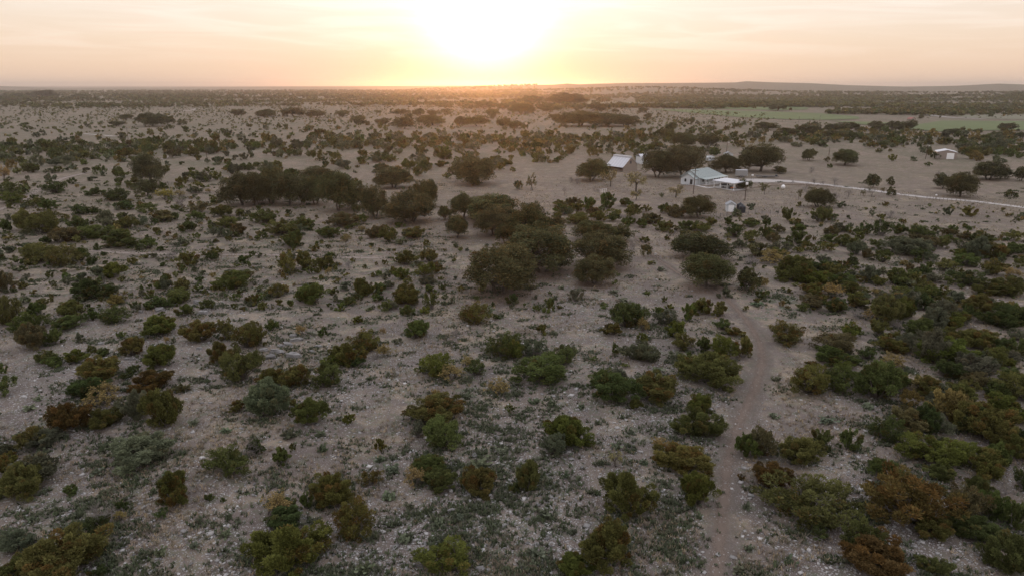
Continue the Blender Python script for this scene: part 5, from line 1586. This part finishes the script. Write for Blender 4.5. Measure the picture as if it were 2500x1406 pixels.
for px, py, pt, lab, kd in POLES:
    x, y, zz = at(px, py)
    d = proj(x, y, zz)[2]
    H = (py - pt) * d / F / math.cos(math.atan2(CAMZ, y))
    o = thing('utility_pole', lab, 'pole', (x, y, zz), math.radians(R.uniform(-30, 30)), 'utility poles around the homestead')
    POS[px] = (x, y, zz + H)
    MB().bar((0, 0, -0.3), (0.02 * H if kd == 'x' else 0, 0, H), 0.16, 0.11, 8).build('pole', M_POLE, o)
    tx = 0.02 * H if kd == 'x' else 0
    if kd == 'x':
        MB().box(tx - 1.0, tx + 1.0, -0.22, -0.12, H - 0.7, H - 0.58).build('crossarm', M_POLE, o)
    elif kd == 't':
        MB().lathe([(0.2, 0), (0.24, 0.05), (0.24, 0.75), (0.15, 0.85)], 12, (0.3, -0.2, H - 1.2)).build('transformer', M_GBOX, o)
    elif kd == 'l':
        MB().bar((0, 0, H - 0.1), (0.7, -0.4, H + 0.1), 0.03).box(0.6, 1.0, -0.55, -0.3, H + 0.02, H + 0.18).build('lamp_head', M_TRIM, o)
    elif kd == 'b':
        MB().box(-0.35, 0.35, -0.5, -0.17, H - 0.75, H + 0.05).build('meter_box', M_TRIM, o)


def cable(p, q, sag):
    m = MB()
    pr = None
    for i in range(13):
        t = i / 12
        c_ = Vector(p).lerp(Vector(q), t)
        c_.z -= sag * 4 * t * (1 - t)
        if pr is not None:
            m.bar(pr, c_, 0.022, n=4)
        pr = c_
    return m


e1 = at(2540, 455)
A = POS[2416.5]
tag(cable((A[0] - 0.6, A[1], A[2] - 0.5), (e1[0], e1[1], A[2] + 0.5), 1.2).build('power_line', M_STEEL), 'upper power line running right from the tall pole', 'cable', 'power lines at the right')
tag(cable((A[0] + 0.9, A[1], A[2] - 0.9), (e1[0] + 2, e1[1] - 3, A[2] - 0.8), 1.4).build('power_line', M_STEEL), 'lower power line running right from the tall pole', 'cable', 'power lines at the right')


def fence(name, label, pts, n, hh, mat, wires, r_post=0.05, rail=0.012):
    P = [Vector(at(*q)) for q in pts]
    x, y, zz = P[0]
    o = thing(name, label, 'fence', (x, y, zz))
    ls = [0]
    for q, s_ in zip(P, P[1:]):
        ls.append(ls[-1] + (s_ - q).length)
    prev = None
    w_ = MB()
    for i in range(n):
        t = ls[-1] * i / (n - 1)
        xx, yy = np.interp(t, ls, [q.x for q in P]), np.interp(t, ls, [q.y for q in P])
        b0 = Vector((xx - x, yy - y, float(hgt(xx, yy)) - zz))
        MB().bar(b0 - Vector((0, 0, 0.3)), b0 + Vector((0, 0, hh)), r_post).build('post', mat, o)
        if prev is not None:
            for f_ in wires:
                w_.bar(prev + Vector((0, 0, hh * f_)), b0 + Vector((0, 0, hh * f_)), rail, n=4)
        prev = b0
    w_.build('wires' if rail < 0.02 else 'rails', mat, o)
    return o


fence('pipe_fence', 'white pipe rail fence panel below the greenhouse mesquites', [(1465, 473), (1480, 470.5)], 4, 1.4, M_TRIM, (0.35, 0.65, 0.97), 0.05, 0.035)
fence('wire_fence', 'sagging wire fence with thin posts left of the pipe panel', [(1448, 467), (1465, 473)], 6, 1.2, M_STEEL, (0.4, 0.7, 0.95))
fence('wire_fence', 'wire fence along the near edge of the gravel road', [(2262, 487.5), (2300, 493), (2365, 495)], 12, 1.2, M_WOOD, (0.4, 0.7, 0.95))
fence('wire_fence', 'low wire fence crossing the pasture right of the white shed', [(1748, 526), (1762, 531), (1800, 528), (1860, 523), (1980, 520)], 14, 1.1, M_STEEL, (0.4, 0.7, 0.95))
fence('yard_fence', 'pale picket fence round the house garden', [(1750, 457), (1783, 444), (1800, 440)], 18, 1.0, M_GBOX, (0.3, 0.9), 0.05, 0.04)
o = thing('road_marker', 'small post with a pale cap beside the gravel road', 'post', at(2284, 488), 0)
MB().bar((0, 0, -0.2), (0, 0, 1.3), 0.09).build('post', M_WOOD, o)
MB().box(-0.22, 0.22, -0.15, 0.15, 1.3, 1.65).build('cap', M_TRIM, o)
o = thing('hunting_blind', 'small grey box on legs beside the tan garage', 'hut', at(2288, 391), 0.3)
MB().box(-0.8, 0.8, -0.6, 0.6, 0.7, 1.9).build('box', M_WOOD, o)
MB().bar((-0.7, -0.5, 0), (-0.7, -0.5, 0.72), 0.06).bar((0.7, -0.5, 0), (0.7, -0.5, 0.72), 0.06).bar((0.7, 0.5, 0), (0.7, 0.5, 0.72), 0.06).bar((-0.7, 0.5, 0), (-0.7, 0.5, 0.72), 0.06).build('legs', M_WOOD, o)
# garden shrubs along the porch are junipers already; wind turbine on the far left hill
D = 4300.0
dx = (48 - CX) / F / math.cos(TH)
yt = D / math.hypot(1, dx)
xt = yt * dx
zt = float(hgt(xt, yt))
hubz = CAMZ + (YH - 192) / F * yt / math.cos(TH) ** 2
o = thing('wind_turbine', 'faint white wind turbine on the hazy left horizon', 'turbine', (xt, yt, zt), 0.2)
M_TURB = simple('backlit_turbine_dark', (0.10, 0.095, 0.09), 0.7, 0.05, 0.1)  # dark albedo puts the white turbine's backlit silhouette into its colour
MB().bar((0, 0, -2), (0, 0, hubz - zt), 3.2, 2.2, 12).build('tower', M_TURB, o)
MB().box(-1.6, 1.6, -4, 4, hubz - zt, hubz - zt + 3.2).build('nacelle', M_TURB, o)
for k in range(3):
    a_ = math.radians(100 + 120 * k)
    c_, s_ = math.cos(a_), math.sin(a_)
    MB().bar((0, -4.8, hubz - zt + 1.6), (c_ * 27, -5.0, hubz - zt + 1.6 + s_ * 27), 2.0, 0.8, 6).build('blade', M_TURB, o)

# ------------------------------------------------------------------ haze
bm = bmesh.new()
bmesh.ops.create_cube(bm, size=1.0)
me = bpy.data.meshes.new('haze')
bm.to_mesh(me)
bm.free()
hz = link('haze', me)
top, bot = 108.0, -6.0
hz.scale = (70000, 70000, top - bot)
hz.location = (0, 0, (top + bot) / 2)
tag(hz, kind='stuff')
hm, nt, out = newmat('dusty_air')
pv = N(nt, 'ShaderNodeVolumePrincipled')
pv.inputs['Color'].default_value = (1.0, 0.94, 0.90, 1)
pv.inputs['Density'].default_value = 1.0e-4
pv.inputs['Anisotropy'].default_value = 0.84
nt.links.new(pv.outputs[0], out.inputs['Volume'])
me.materials.append(hm)
